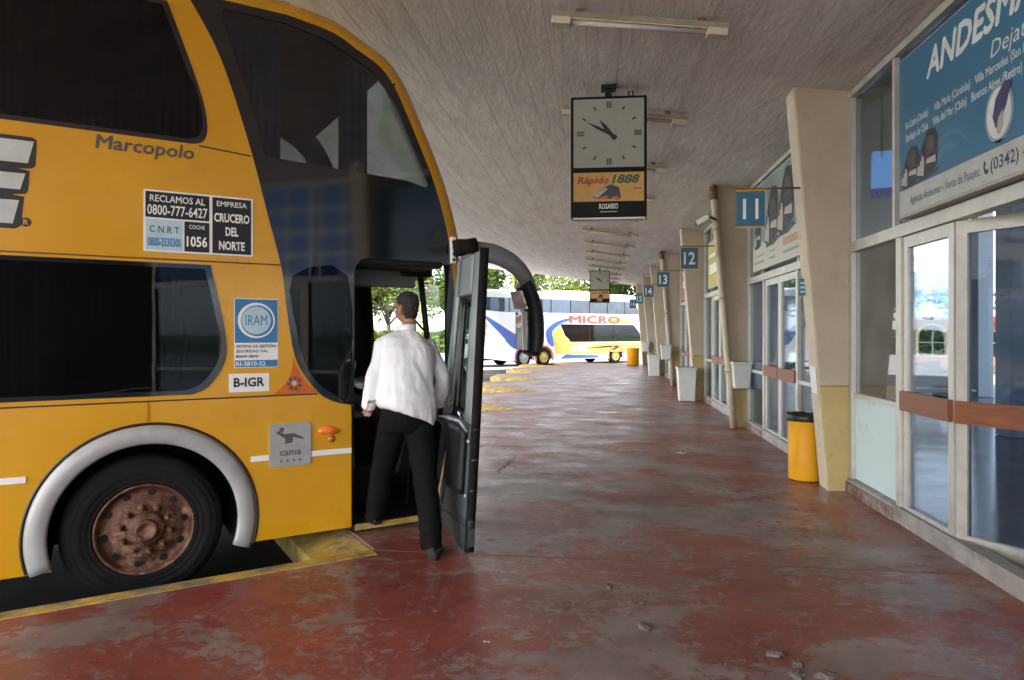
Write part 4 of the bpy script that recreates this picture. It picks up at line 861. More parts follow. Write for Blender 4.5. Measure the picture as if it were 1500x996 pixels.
# ================================================================== hanging clocks
FC = frame((0, 0, 0), (1, 0, 0), (0, 0, 1))
M_CLKBLK = mat('clock_box', (.006, .006, .006), .5, spec=.15)
M_CLKF = mat('clock_face', (.33, .34, .30), .35, var=.06, coat=.3)
M_ADY = mat('advert_yellow', (.58, .33, .08), .5)
M_ADRED = mat('advert_red', (.35, .03, .03), .5); M_ADGRN = mat('advert_green', (.03, .09, .05), .5)
def clock(loc, label):
    c = thing('hanging_clock', label, 'clock', loc, R(1), 'clocks hanging over the walkway')
    w_, h_ = .405, 1.30
    bx = MB().box(-w_, w_, 0, .16, 0, h_); bx.build('case', M_CLKBLK, c, bevel=.01)
    fc = plate('face', [rrect(-w_+.03, w_-.03, .535, h_-.03)], .004, FC, M_CLKF, c, c0=.001)
    cx, cz = .005, .90
    for i in range(12):
        a = R(30*i); rx, rz_ = .305*math.sin(a), .305*math.cos(a)
        if i % 3 == 0:
            for o in ((-.02, 0, .02) if i != 3 else (-.022, -.007, .008, .023)):
                if i % 6 == 0: plate('numeral', [rrect(cx+rx+o-.006, cx+rx+o+.006, cz+rz_-.035, cz+rz_+.035)], .001, FC, M_BLACKP, fc, c0=.0055)
                else: plate('numeral', [rrect(cx+rx-.04, cx+rx+.04, cz+rz_+o-.005, cz+rz_+o+.005)], .001, FC, M_BLACKP, fc, c0=.0055)
        else:
            u = Vector((math.sin(a), math.cos(a))); v = Vector((u.y, -u.x)); p = Vector((cx+rx, cz+rz_))
            plate('tick', [[tuple(p+u*.022+v*.008), tuple(p-u*.022+v*.008), tuple(p-u*.022-v*.008), tuple(p+u*.022-v*.008)]], .001, FC, M_BLACKP, fc, c0=.0055)
    def handp(ang, L_, wd, z):
        u = Vector((math.sin(R(ang)), math.cos(R(ang)))); v = Vector((u.y, -u.x)); p = Vector((cx+.02, cz-.015))
        plate('clock_hand', [[tuple(p-u*.07+v*wd*1.2), tuple(p-u*.07-v*wd*1.2), tuple(p+u*L_*.55-v*wd*1.3), tuple(p+u*L_), tuple(p+u*L_*.55+v*wd*1.3)]], .002, FC, M_BLACKP, fc, c0=z)
    handp(-62, .30, .012, .009); handp(-38, .20, .016, .013)
    ad = plate('advert', [rrect(-w_+.03, w_-.03, .17, .48)], .004, FC, M_ADY, c, c0=.001)
    letters('Rápido', FC, -.335, .365, .07, M_ADRED, ad, c0=.006, width=.34, bold=.03, shear=.2); letters('1888', FC, .03, .365, .085, M_ADGRN, ad, c0=.006, width=.30, bold=.04, shear=.25)
    plate('small_print', [rrect(.26, .345, .30, .312)], .001, FC, M_ADRED, ad, c0=.006)
    plate('picture', [[(-.17, .215), (-.02, .335), (.03, .35), (.11, .32), (.13, .22), (.11, .185), (.02, .195), (-.10, .19)]], .001, FC, mat('picture_dark', (.03, .035, .06), .5), ad, c0=.006)
    plate('picture', [[(-.16, .225), (-.03, .318), (-.01, .30), (-.12, .205)]], .001, FC, mat('picture_pale', (.45, .42, .38), .5), ad, c0=.0075)
    plate('picture', [[(-.12, .20), (-.02, .235), (0, .20), (-.08, .188)]], .001, FC, M_ORANGE, ad, c0=.0075)
    plate('picture', [[(.03, .215), (.10, .225), (.11, .195), (.04, .19)]], .001, FC, M_ORANGE, ad, c0=.0075)
    letters('ROSARIO', FC, 0, .09, .055, M_WHITE, ad, c0=.003, width=.20, bold=.02, align='C'); plate('small_print', [rrect(-.09, .09, .055, .063)], .001, FC, M_SILP, ad, c0=.002)
    x, y = loc[0], loc[1]; top = ceil_z(x)-loc[2]
    MB().box(-.035, .035, .04, .11, h_, top+.02).build('hanger', M_DARK, c)
    MB().box(-.08, .08, .0, .15, top-.05, top-.012).build('ceiling_plate', M_DARK, c)
    MB().tube([(.22, .08, h_), (.22, .08, h_+.07), (.26, .08, h_+.07), (.27, .08, h_-.005)], .008, 8).build('cable', M_DARK, c)
    MB().box(-w_+.02, w_-.02, .01, .15, -.018, .0).build('bottom_lip', M_WHITE, c)
clock((.12, 7.40, 2.79), 'nearer square-faced clock with yellow advert hanging from the canopy')
clock((.10, 27.8, 2.76), 'farther small square-faced clock hanging down the walkway')
# ================================================================== fluorescent fittings
lampdata = None
lab_l = ['unlit fluorescent fitting nearest the viewer, above the near clock', 'unlit fluorescent fitting partly hidden behind the near clock', 'third unlit fluorescent fitting down the canopy', 'fourth unlit fluorescent fitting down the canopy',
  'fifth unlit fluorescent fitting down the canopy', 'sixth unlit fluorescent fitting down the canopy', 'seventh unlit fluorescent fitting down the canopy', 'eighth unlit fluorescent fitting down the canopy',
  'ninth unlit fluorescent fitting down the canopy', 'tenth unlit fluorescent fitting down the canopy', 'eleventh unlit fluorescent fitting down the canopy', 'twelfth unlit fluorescent fitting near the far clock', 'last unlit fluorescent fitting at the canopy end']
first = None
ang = math.atan(.13)
for i in range(13):
    y = 5.76+2.4*i; x = .345
    if first is None:
        f = thing('fluorescent_fitting', lab_l[0], 'ceiling light', (x, y, ceil_z(x)-.05), 0, 'fluorescent fittings along the canopy'); f.rotation_euler = (0, ang, 0)
        MB().box(-.73, .73, -.045, .045, -.035, .01).build('housing', mat('lamp_backing', (.30, .25, .19), .6, var=.2), f, bevel=.004)
        MB().tube([(-.56, 0, -.062), (.56, 0, -.062)], .019, 12).build('tube', M_TUBE, f)
        for s_ in (-1, 1): MB().box(min(s_*.56, s_*.725), max(s_*.56, s_*.725), -.05, .05, -.095, -.034).build('end_cap', M_LAMP, f, bevel=.006)
        for s_ in (-.5, .5): MB().box(s_-.03, s_+.03, -.02, .02, .01, .055).build('spacer', M_RUSTB, f)
        MB().box(-.562, .562, -.040, .040, -.046, -.036).build('reflector', M_LAMP, f)
        first = f
    else:
        f = copy_tree(first); f.location = (x+random.uniform(-.03, .03), y, ceil_z(x)-.05); f['label'] = lab_l[i]
# ================================================================== number signs
Fn = frame((0, 0, 0), (1, 0, 0), (0, 0, 1))
for k, num in ((1, '11'), (2, '12'), (3, '13'), (4, '14'), (5, '15'), (6, '16')):
    z = 2.80; px = 1.535
    s = thing('bay_number_sign', ['', 'largest and nearest blue number sign, reading 11', 'blue number sign reading 12, next after the nearest one', 'third blue number sign, reading 13, above the white floor bin', 'small fourth blue number sign, reading 14', 'tiny fifth number sign, past the one reading 14', 'tiniest number sign, at the far end'][k], 'sign', (px, P_Y[k]+.06, z), 0, 'bay number signs')
    pn = plate('panel', [rrect(-.138, .138, -.175, .175, .006)], .012, Fn, M_SIGNB, s, c0=-.006)
    letters(num, Fn, 0, -.10, .20, M_WHITE, s, c0=.008, width=.185 if num != '11' else .15, bold=.02 if num != '11' else .012, align='C', name='numeral')
    for zz in (-.19, .178): plate('frame_strip', [rrect(-.142, .142, zz, zz+.012)], .02, Fn, M_BINY, s, c0=-.01)
    MB().tube([(-.14, .0, .20), (outer(z+.2)-px+.01, .0, .20)], .010, 8).build('arm', M_RUSTB, s)
# ================================================================== drain pipes, camera
for k, lab in ((2, 'beige drain pipe running down the pillar of sign 12, behind the camera'), (4, 'beige drain pipe running down the pillar with sign 14')):
    p = thing('drain_pipe', lab, 'pipe', (0, P_Y[k]-.06, 0), 0, 'drain pipes on pillars')
    xo = lambda z: outer(z)-.045
    MB().tube([(xo(z), 0, z) for z in (0, .6, 1.2, 2.4, 3.2, 3.9)]+[(xo(3.9)-.02, .02, 4.02)], .052, 14).build('pipe', M_PIPE, p)
    for z in (.95, 2.15, 3.3): MB().tube([(xo(z-.05), 0, z-.05), (xo(z+.05), 0, z+.05)], .060, 14).build('collar', M_PIPE, p)
    MB().tube([(xo(3.75), 0, 3.75), (xo(3.9), 0, 3.97)], .066, 14).build('elbow', M_RUSTB, p)
sc_ = thing('security_camera', 'small white security camera on the drain pipe below the canopy', 'camera', (1.78, P_Y[2]-.10, 3.42), R(-25))
cbx = MB(); cbx.hexa([(-.13, -.05, -.10), (.07, -.05, .0), (.07, .05, .0), (-.13, .05, -.10)], [(-.16, -.05, -.02), (.04, -.05, .085), (.04, .05, .085), (-.16, .05, -.02)]); cbx.build('housing', M_BINW, sc_, bevel=.01)
MB().lathe([(.034, -.02), (.034, .006), (.0001, .008)], (-.148, 0, -.062), 'x', 14).build('lens', M_BLK, sc_)
MB().tube([(-.02, 0, .04), (.08, .02, .03), (.16, .05, -.02)], .018, 8).build('bracket', M_DARK, sc_)
# ================================================================== bins
yb = thing('litter_drum', 'yellow plastic bin with black bag beside the pillar of sign 11', 'bin', (2.19, 7.60, 0))
m = MB(); m.lathe([(.0001, .012), (.150, .012), (.158, .0), (.163, .02), (.165, .35), (.168, .655), (.172, .665), (.172, .68), (.155, .68)], (0, 0, 0), 'z', 40); m.build('drum', M_BINY, yb, fix=True)
m = MB(); P = []
for r, z in ((.150, .40), (.155, .66), (.165, .695), (.182, .70), (.188, .675), (.184, .64), (.180, .628)):
    P.append([((r+.006*noise.noise(Vector((math.cos(a)*3, math.sin(a)*3, z*9))))*math.cos(a), (r+.006*noise.noise(Vector((math.cos(a)*3, math.sin(a)*3, z*9))))*math.sin(a), z+.012*noise.noise(Vector((math.cos(a)*4, math.sin(a)*4, r*20)))) for a in [2*math.pi*i/48 for i in range(49)]])
m.grid(P); m.build('bag', M_BAG, yb); MB().lathe([(.0001, .60), (.154, .60)], (0, 0, 0), 'z', 24).build('litter', M_DARK, yb)
def tapered(name, loc, label, wt, wb, dp, h, z0, grp, lid=True):
    b_ = thing(name, label, 'bin', loc, 0, grp)
    m = MB(); m.hexa([(-wb/2, 0, z0), (wb/2, 0, z0), (wb/2, dp*.8, z0), (-wb/2, dp*.8, z0)], [(-wt/2, -.02, z0+h), (wt/2, -.02, z0+h), (wt/2, dp, z0+h), (-wt/2, dp, z0+h)]); m.build('body', M_BINW, b_, bevel=.015)
    MB().box(-wt/2-.012, wt/2+.012, -.035, dp+.01, z0+h-.03, z0+h+.012).build('rim', M_BINW, b_, bevel=.008)
    MB().box(-wt/2+.03, wt/2-.03, .0, dp-.03, z0+h+.012, z0+h+.016).build('mouth', M_HOLE, b_)
    return b_
tapered('wall_bin', (2.33, P_Y[2]-.26, 0), 'white tapered bin hung on the pillar with the drain pipe', .30, .24, .22, .42, .66, 'white wall bins')
tapered('floor_bin', (2.03, P_Y[3]-.36, 0), 'tall off-white floor bin in front of the pillar of sign 13', .42, .34, .34, .76, .01, 'white floor bins')
tapered('floor_bin', (2.03, P_Y[5]-.36, 0), 'far off-white floor bin beyond the second drain pipe', .42, .34, .34, .76, .01, 'white floor bins')
tapered('wall_bin', (2.02, P_Y[4]-.26, 0), 'white box bin on the pillar of sign 14', .30, .26, .22, .42, .78, 'white wall bins')
tapered('wall_bin', (2.06, P_Y[6]-.26, 0), 'far white box bin on the next to last pillar', .30, .26, .22, .42, .78, 'white wall bins')
yb2 = thing('litter_drum', 'far yellow bin at the end of the walkway by the white bus', 'bin', (1.75, 34.2, 0), 0)
m = MB(); m.lathe([(.0001, .012), (.27, .012), (.29, .02), (.30, .80), (.31, .84), (.27, .84)], (0, 0, 0), 'z', 24); m.build('drum', M_BINY, yb2, fix=True)
MB().lathe([(.0001, .80), (.27, .80)], (0, 0, 0), 'z', 24).build('litter', M_DARK, yb2)
# ================================================================== the big blue sign and the poster
an = thing('shop_sign', 'big blue travel agency sign with white lettering above the near doors', 'sign', (2.36, 5.72, 2.44))
Fa = frame((0, 0, 0), (0, -1, 0), (0, 0, 1))
M_ANB = mat('sign_panel_blue', (.030, .145, .265), .35, var=.10, scale=1.5, coat=.2)
MB().box(.002, .11, -3.1, 0, 0, 1.24).build('box', mat('sign_box', (.40, .39, .36), .5), an, bevel=.006)
fp = plate('blue_panel', [rrect(.02, 3.08, .215, 1.225)], .004, Fa, M_ANB, an, c0=-.001)
wp_ = plate('white_band', [rrect(.02, 3.08, .02, .212)], .004, Fa, mat('sign_white', (.44, .46, .45), .45), an, c0=-.001)
M_LET = mat('sign_letters', (.62, .66, .68), .45)
def A(txt, x, y, h, wd, m=M_LET, par=fp, **k): letters(txt, Fa, x, y, h, m, par, c0=.0045, width=wd, **k)
A('ANDESMAR', .46, .94, .19, 1.40, bold=.035, shear=.22); A('Dejate', 1.27, .765, .10, .42, bold=.0, shear=.2)
A('Río Cuarto (Córdoba)', .13, .67, .055, .36, bold=.012); A('Santiago de Chile', .13, .575, .055, .36, bold=.012)
A('Villa María (Córdoba)', .575, .67, .055, .47, bold=.012); A('Viña del Mar (Chile)', .555, .575, .055, .45, bold=.012)
A('Villa Mercedes (San Luis)', 1.10, .67, .055, .60, bold=.012); A('Buenos Aires (Retiro)', 1.06, .575, .055, .52, bold=.012)
A('Agencia Andesmar - Venta de Pasajes: ', .20, .085, .06, .96, mat('sign_grey_text', (.13, .14, .16), .5), wp_, bold=.012)
A('(0342) 456', 1.27, .085, .075, .48, mat('sign_navy_text', (.04, .05, .10), .5), wp_, bold=.012)
plate('phone_mark', [[(1.20, .155), (1.215, .16), (1.22, .14), (1.21, .125), (1.225, .10), (1.24, .11), (1.25, .09), (1.235, .075), (1.21, .085), (1.195, .12)]], .001, Fa, MATS['sign_navy_text'], wp_, c0=.0045)
Mp = mat('sign_pic_dark', (.022, .022, .035), .4); Mp2 = mat('sign_pic_pale', (.42, .38, .32), .4); Mp3 = mat('sign_pic_violet', (.05, .035, .12), .4)
plate_ = plate
def coach(par, x, y, s_):
    def plate(nm, L_, *a, **k): return plate_(nm, [[(x+(p[0]-x)*1.3, p[1]) for p in l] for l in L_], *a, **k)
    plate('picture', [[(x+a*s_, y+b_*s_) for a, b_ in ((0, .02), (.02, .12), (.12, .34), (.17, .40), (.27, .38), (.31, .30), (.30, .05), (.20, 0), (.08, -.02))]], .001, Fa, Mp, par, c0=.0045)
    plate('picture', [[(x+a*s_, y+b_*s_) for a, b_ in ((.01, .03), (.025, .12), (.09, .24), (.12, .12), (.11, .0))]], .001, Fa, Mp2, par, c0=.006)
    plate('picture', [[(x+a*s_, y+b_*s_) for a, b_ in ((.14, .20), (.16, .33), (.24, .33), (.27, .2))]], .001, Fa, mat('sign_pic_glass', (.10, .09, .09), .2), par, c0=.006)
    plate('picture', [[(x+a*s_, y+b_*s_) for a, b_ in ((.14, .10), (.16, .14), (.28, .14), (.28, .08))]], .001, Fa, Mp2, par, c0=.006)
    plate('picture', [[(x+a*s_, y+b_*s_) for a, b_ in ((.145, .17), (.15, .19), (.275, .19), (.275, .17))]], .001, Fa, Mp3, par, c0=.006)
    for a0 in (.035, .06, .085): plate('picture', [[(x+(a0+a)*s_, y+(b_+a0*1.6)*s_) for a, b_ in ((0, .05), (.006, .13), (.02, .16), (.02, .05))]], .001, Fa, Mp, par, c0=.0075)
    plate('picture', [[(x+a*s_, y+b_*s_) for a, b_ in ((.03, -.03), (.05, .0), (.30, .03), (.33, .0), (.2, -.03))]], .001, Fa, mat('sign_pic_shadow', (.02, .06, .10), .4), par, c0=.0035)
coach(fp, .05, .232, .72); coach(fp, .31, .25, .80)
plate('swirl', [smooth_poly([(.56, .38), (.74, .48), (.92, .44), (1.02, .33), (.90, .415), (.74, .44), (.60, .36)], 4, True)], .001, Fa, mat('sign_swirl', (.06, .19, .30), .4), fp, c0=.003)
plate('swirl', [smooth_poly([(.52, .26), (.72, .40), (.90, .33), (.74, .345), (.58, .25)], 4, True)], .001, Fa, MATS['sign_swirl'], fp, c0=.003)
plate('badge', [ell(1.36, .41, .145, .175)], .001, Fa, mat('sign_badge', (.22, .32, .34), .4), fp, c0=.0045); plate('badge', [ell(1.36, .41, .122, .152)], .001, Fa, M_LET, fp, c0=.006)
plate('badge_picture', [[(1.30, .40), (1.33, .50), (1.42, .58), (1.49, .56), (1.44, .44), (1.36, .32), (1.33, .33)]], .001, Fa, Mp3, fp, c0=.0075); plate('badge_picture', [[(1.36, .38), (1.41, .42), (1.41, .33), (1.37, .28), (1.345, .30)]], .001, Fa, Mp2, fp, c0=.009)
plate('small_print', [rrect(1.22, 1.52, .235, .25)], .001, Fa, MATS['sign_swirl'], fp, c0=.0045)
coach(fp, 1.75, .25, 1.0)
# poster over the second shopfront
po = thing('poster_sign', 'pale poster panel with coaches above the second shopfront doors', 'sign', (2.40, 11.0, 2.48))
MB().box(.002, .05, -3.6, 0, 0, 1.28).build('box', M_ALU, po, bevel=.005)
pp = plate('picture_panel', [rrect(.02, 3.58, .40, 1.26)], .003, Fa, mat('poster_grey', (.20, .25, .26), .45, var=.25, scale=2), po, c0=-.001); pl_ = plate('pale_band', [rrect(.02, 3.58, .02, .397)], .003, Fa, mat('poster_pale', (.50, .48, .40), .5), po, c0=-.001)
for x_, y_, s_ in ((.10, .36, 1.1), (.75, .34, 1.9), (1.45, .40, 2.0), (2.35, .42, 1.6), (2.95, .45, 1.4)): coach(pp, x_, y_, s_)
for i, (x0, x1) in enumerate(((.15, .75), (1.05, 1.35), (1.75, 3.2))):
    plate('print_block', [rrect(x0, x1, .10, .13)], .001, Fa, MATS['poster_grey'], pl_, c0=.0035); plate('print_block', [rrect(x0, x1, .20, .30 if i == 2 else .22)], .001, Fa, mat('poster_salmon', (.45, .25, .18), .5) if i == 2 else MATS['poster_grey'], pl_, c0=.0035)
for k in (2, 3, 4):
    p3 = thing('poster_sign', ['', '', 'yellowish panel above the shopfront by sign 13', 'panel above the shopfront past the white floor bin', 'small far panel above the shopfront beyond sign 14'][k], 'sign', (2.41, P_Y[k+1]-.9, 2.5))
    MB().box(.002, .05, -2.6, 0, 0, 1.0).build('box', M_ALU, p3, bevel=.005)
    plate('panel', [rrect(.02, 2.58, .02, .98)], .003, Fa, mat('panel_%d' % k, ((.52, .42, .10), (.30, .10, .10), (.10, .20, .33))[k-2], .5), p3, c0=-.001)
    plate('print_block', [rrect(.2, 2.3, .3, .5)], .001, Fa, M_WHITE, p3, c0=.0035); plate('print_block', [rrect(.2, 1.5, .65, .72)], .001, Fa, M_WHITE, p3, c0=.0035)
nt_ = thing('notice', 'white paper notice stuck low on the edge of the pillar of sign 11', 'notice', (outer(1.1)-.012, P_Y[1]+.14, 0))
nm_ = MB(); nm_.hexa([(outer(.95)-outer(1.1)-.002, -.09, .95), (outer(.95)-outer(1.1)+.001, -.09, .95), (outer(.95)-outer(1.1)+.001, .09, .95), (outer(.95)-outer(1.1)-.002, .09, .95)], [(outer(1.22)-outer(1.1)-.002, -.09, 1.22), (outer(1.22)-outer(1.1)+.001, -.09, 1.22), (outer(1.22)-outer(1.1)+.001, .09, 1.22), (outer(1.22)-outer(1.1)-.002, .09, 1.22)]); nm_.build('sheet', M_WHITE, nt_)
ds_ = thing('small_plate', 'small dark plate with pale lines on the pillar edge below sign 11', 'sign', (outer(2.0)-.030, P_Y[1]+.20, 1.93))
plate('plate', [rrect(-.03, .03, 0, .17, .004)], .012, Fn, M_SIGNB, ds_)
for i in range(3): plate('print_line', [rrect(-.02, .02, .025+.045*i, .048+.045*i)], .001, Fn, M_PALEP, ds_, c0=.0135)
MB().tube([(.03, .006, .09), (.06, .006, .09)], .008, 8).build('bracket', M_RUSTB, ds_)
# ================================================================== rubble and paper on the floor
M_CHUNK = mat('rubble', (.12, .092, .078), .9, var=.3, scale=30, bump=.6, bscale=60)
def chunk(loc, s_, label, seed):
    rnd = random.Random(seed); m = MB(); P = []
    for i in range(6):
        th = math.pi*i/5; P.append([])
        for j in range(11):
            a = 2*math.pi*(j % 10)/10; d = Vector((math.sin(th)*math.cos(a), math.sin(th)*math.sin(a), math.cos(th)))
            r = 1+.55*noise.noise(d*1.7+Vector((seed*3.1, 0, 0))); P[-1].append((d.x*s_*1.3*r, d.y*s_*r, max(0, d.z*.55*r+.30)*s_))
    m.grid(P, False); o = m.build('rubble_chunk', M_CHUNK, None, fix=True); o.location = loc; o.rotation_euler = (0, 0, seed); tag(o, label, 'rubble', 'chunks of broken floor')
def fl(x, y):
    Z = 1550/(y-488); X = (x-750)/1000*Z; c_, s_ = math.cos(R(7.125)), math.sin(R(7.125)); return (X*c_-Z*s_, X*s_+Z*c_, 0)
for i, (p, s_, lab) in enumerate((((.063, 4.19), .036, 'small stone alone on the floor near the open bus door'), ((.245, 3.65), .042, 'stone lying below the lone one, mid floor'), ((.85, 3.42), .045, 'left stone of the upper pair in the foreground'),
        ((.93, 3.33), .035, 'right stone of the upper pair in the foreground'), ((.89, 3.22), .042, 'left stone of the lowest pair in the foreground'), ((1.02, 3.23), .045, 'right stone of the lowest pair in the foreground'),
        ((-.17, 3.92), .020, 'pebble left of the two lone stones'), ((.26, 3.99), .022, 'pebble right of the lone stone near the door'))):
    chunk((p[0], p[1], -.002), s_*.8, lab, i+1)
for p, lab, sd in (((1.07, 9.0), 'white scrap of paper on the floor before the yellow bin', 1), ((-.55, 3.38), 'tiny white scrap on the red floor at lower left', 2)):
    m = MB(); rnd = random.Random(sd); s_ = .10 if sd == 1 else .022
    P = [[((i-1.5)*s_*.5+rnd.uniform(-.2, .2)*s_, (j-1)*s_*.35+rnd.uniform(-.15, .15)*s_, .004+rnd.uniform(0, .25)*s_) for i in range(4)] for j in range(3)]
    m.grid(P, False); o = m.build('paper_scrap', M_WHITE); o.location = (*p, 0); tag(o, lab, 'paper', 'paper scraps')
# ================================================================== far white bus
M_WBUS = mat('bus_white', (.74, .75, .77), .3, var=.03, coat=.4)
M_LBLUE = mat('livery_blue', (.045, .11, .40), .35); M_LRED = mat('livery_red', (.55, .07, .04), .35); M_LYEL = mat('livery_yellow', (.72, .42, .10), .35, var=.05); M_LVIO = mat('livery_violet', (.25, .08, .28), .35)
M_WINB = glass('bus_window_tint', (.25, .33, .45), refl=1.6, haze=.12, hazecol=(.22, .40, .68))
def far_bus(loc, rz, label, detail=True):
    b_ = thing('double_decker_bus', label, 'bus', loc, rz)
    Lr, Lf, H = -9.9, 2.5, 4.05
    prof = smooth_poly([(1.2, H-.06), (1.75, H-.16), (2.15, H-.75), (2.42, 2.3), (2.5, 1.4), (2.48, .5), (2.45, .3)], 3)
    axs = (-5.55, -6.95, .0)
    sd = [(Lr+.1, .5), (Lr+1.6, .32)]
    for ax in sorted(axs): sd += arch_pts(ax, .46, .56, .32)
    sd += [(2.44, .32)]+prof[::-1]+[(Lr+.5, H-.06), (Lr+.05, H-.5)]
    win = smooth_poly([(Lr+.45, 2.98), (Lr+.32, 3.35), (Lr+.25, 3.70)], 3)+[(1.62, 3.70), (1.95, 3.1), (1.98, 2.92), (Lr+1.5, 2.92)]
    lwn = [(-4.4, 2.28), (1.5, 2.28), (2.25, 1.55), (2.28, 1.30), (-3.6, 1.30), (-4.05, 1.62)]
    plate('side_panel', [sd, win, lwn], .03, FS, M_WBUS, b_, c0=-.03); plate('side_panel', [mir(sd), mir(win), mir(lwn)], .03, FL, M_WBUS, b_, c0=-.03)
    uw_ = plate('upper_window', [win], .008, FS, M_WINB, b_, c0=-.012); lw_ = plate('lower_window', [lwn], .008, FS, M_TINT, b_, c0=-.012)
    plate('upper_window', [mir(win)], .008, FL, M_WINB, b_, c0=-.012); plate('lower_window', [mir(lwn)], .008, FL, M_TINT, b_, c0=-.012)
    for i in range(7): xx = Lr+1.9+i*1.45; plate('window_mullion', [rrect(xx, xx+.06, 2.93, 3.69)], .006, FS, M_DARK, uw_, c0=-.004)
    for xx in (-2.2, -.2): plate('window_mullion', [rrect(xx, xx+.06, 1.31, 2.27)], .006, FS, M_DARK, lw_, c0=-.004)
    for i in range(14):
        x0 = Lr+.6+i*.82+random.uniform(-.1, .1); c_ = MB(); P = [[(x0+.05*q_, .12+.02*math.sin(q_*1.6), z) for q_ in range(10)] for z in (2.95, 3.68)]; c_.grid(P); c_.build('curtain', mat('pale_blue_curtain', (.16, .30, .55), .9) if i % 3 else mat('tan_curtain', (.40, .34, .20), .9), b_)
    Pp = [(Lr+.1, .5), (Lr, 1.5), (Lr+.02, 3.2), (Lr+.05, H-.5), (Lr+.2, H-.15), (Lr+.5, H-.06), (-4, H-.06), (0, H-.06)]+prof
    Gg, cc = hull_grid(Pp, W, .14, .14, .05)
    def zn(i, j):
        z_ = (Pp[i][1]+Pp[i+1][1])/2; x_ = (Pp[i][0]+Pp[i+1][0])/2; y_ = (cc[j][0]+cc[j+1][0])/2
        return 'g' if (x_ > 1 and .13 < y_ < W-.13 and (2.8 < z_ < 3.7 or 1.3 < z_ < 2.45)) else 'b'
    q_ = MB(); q_.grid(Gg, True, lambda i, j: zn(i, j) == 'b'); q_.build('roof_and_ends', M_WBUS, b_)
    q_ = MB(); q_.grid(Gg, True, lambda i, j: zn(i, j) == 'g'); q_.build('windscreen', M_BLK, b_)
    MB().box(Lr+.2, 2.2, .05, W-.05, 2.5, 2.56).build('floor', M_INT, b_); MB().box(Lr+.3, 2.3, .1, W-.1, .34, .40).build('underbody', M_DARK, b_)
    rp = MB(); rp.hexa([(-4.6, .4, H), (-1.2, .4, H), (-1.2, W-.4, H), (-4.6, W-.4, H)], [(-4.1, .6, H+.24), (-1.7, .6, H+.24), (-1.7, W-.6, H+.24), (-4.1, W-.6, H+.24)]); rp.build('roof_unit', M_LYEL, b_, bevel=.06)
    for ax in axs:
        lathe_wheel(b_, ax, .46, .04, -1, M_SILV if ax < -6 else mat('gold_rim', (.5, .38, .10), .5), simple=True); lathe_wheel(b_, ax, .46, W-.04, 1, M_SILV, simple=True)
        P = [[(ax+r*math.cos(a), -h_, .46+r*math.sin(a)) for r, h_ in ((.56, 0), (.57, .012), (.66, .010), (.67, 0))] for a in [lerp(R(200), R(-20), i/24) for i in range(25)]]
        at_ = MB(); at_.grid(P); at_.build('wheel_arch_trim', M_LVIO if ax < -6 else M_ORANGE, b_)
    # livery
    PL = lambda nm, L_, m_, c: plate(nm, [L_], .002, FS, m_, b_, c0=c)
    PL('blue_swoosh', smooth_poly([(Lr+.15, 2.80), (-8.6, 2.25), (-7.5, 1.55), (-7.35, 1.18), (-7.7, .98), (-8.6, 1.75), (-9.3, 2.35)], 4, True), M_LBLUE, .001)
    PL('violet_swoosh', smooth_poly([(-8.4, 2.12), (-7.3, 1.60), (-6.4, 1.50), (-5.8, 1.15), (-6.4, 1.30), (-7.3, 1.42)], 4, True), M_LVIO, .004)
    PL('blue_arc', smooth_poly([(-3.6, 2.66), (-4.6, 2.45), (-5.4, 1.95), (-5.35, 1.35), (-5.0, 1.05), (-4.8, 1.25), (-5.0, 1.8), (-4.4, 2.28), (-3.7, 2.50)], 4, True), M_LBLUE, .001)
    yl = [(-4.9, 1.10), (-4.45, .62), (-.60, .60), (-.56, .34), (.55, .36), (.62, .66), (2.40, .62), (2.42, 1.27), (-3.55, 1.27), (-4.08, 1.6), (-4.5, 2.0)]
    yl = [(-4.85, .9), (-4.75, .62), (-.72, .60), (-.70, .70), (.70, .70), (.72, .60), (2.42, .60), (2.42, 1.27), (-3.6, 1.27), (-4.1, 1.62), (-4.43, 2.25), (-5.0, 1.8)]
    PL('yellow_panel', yl, M_LYEL, .001)
    PL('yellow_arc', smooth_poly([(-.6, 2.66), (.8, 2.60), (1.7, 2.30), (2.3, 1.75), (2.40, 1.5), (2.28, 1.52), (1.6, 2.32), (.3, 2.33), (-.5, 2.34)], 4, True), M_LYEL, .001)
    PL('white_swoosh', smooth_poly([(-3.7, .95), (-2.7, 1.18), (-1.6, 1.24), (-2.6, .98), (-1.9, .72), (-3.2, .78)], 4, True), M_WBUS, .004)
    PL('dark_swoosh', smooth_poly([(-2.3, .93), (-.9, 1.05), (.15, 1.08), (.25, 1.0), (-.15, .80), (-.35, .83), (-.1, .97), (-1.0, .95)], 4, True), M_DARK, .004)
    PL('blue_skirt', [(-4.4, .34), (-1.4, .36), (-1.5, .50), (-4.0, .60)], M_LBLUE, .001)
    letters('MICRO', FS, -3.75, 2.36, .42, M_LRED, b_, c0=.005, width=4.1, bold=.05)
    letters('MICRO', FS, -9.6, 1.15, .30, M_LRED, b_, c0=.005, width=1.2, bold=.03, tilt=R(80))
    return b_
far_bus((3.0-.742*2.5, 44.0-.670*2.5, -.24), math.atan2(.670, .742), 'white double-decker coach with blue swoosh parked beyond the walkway end')
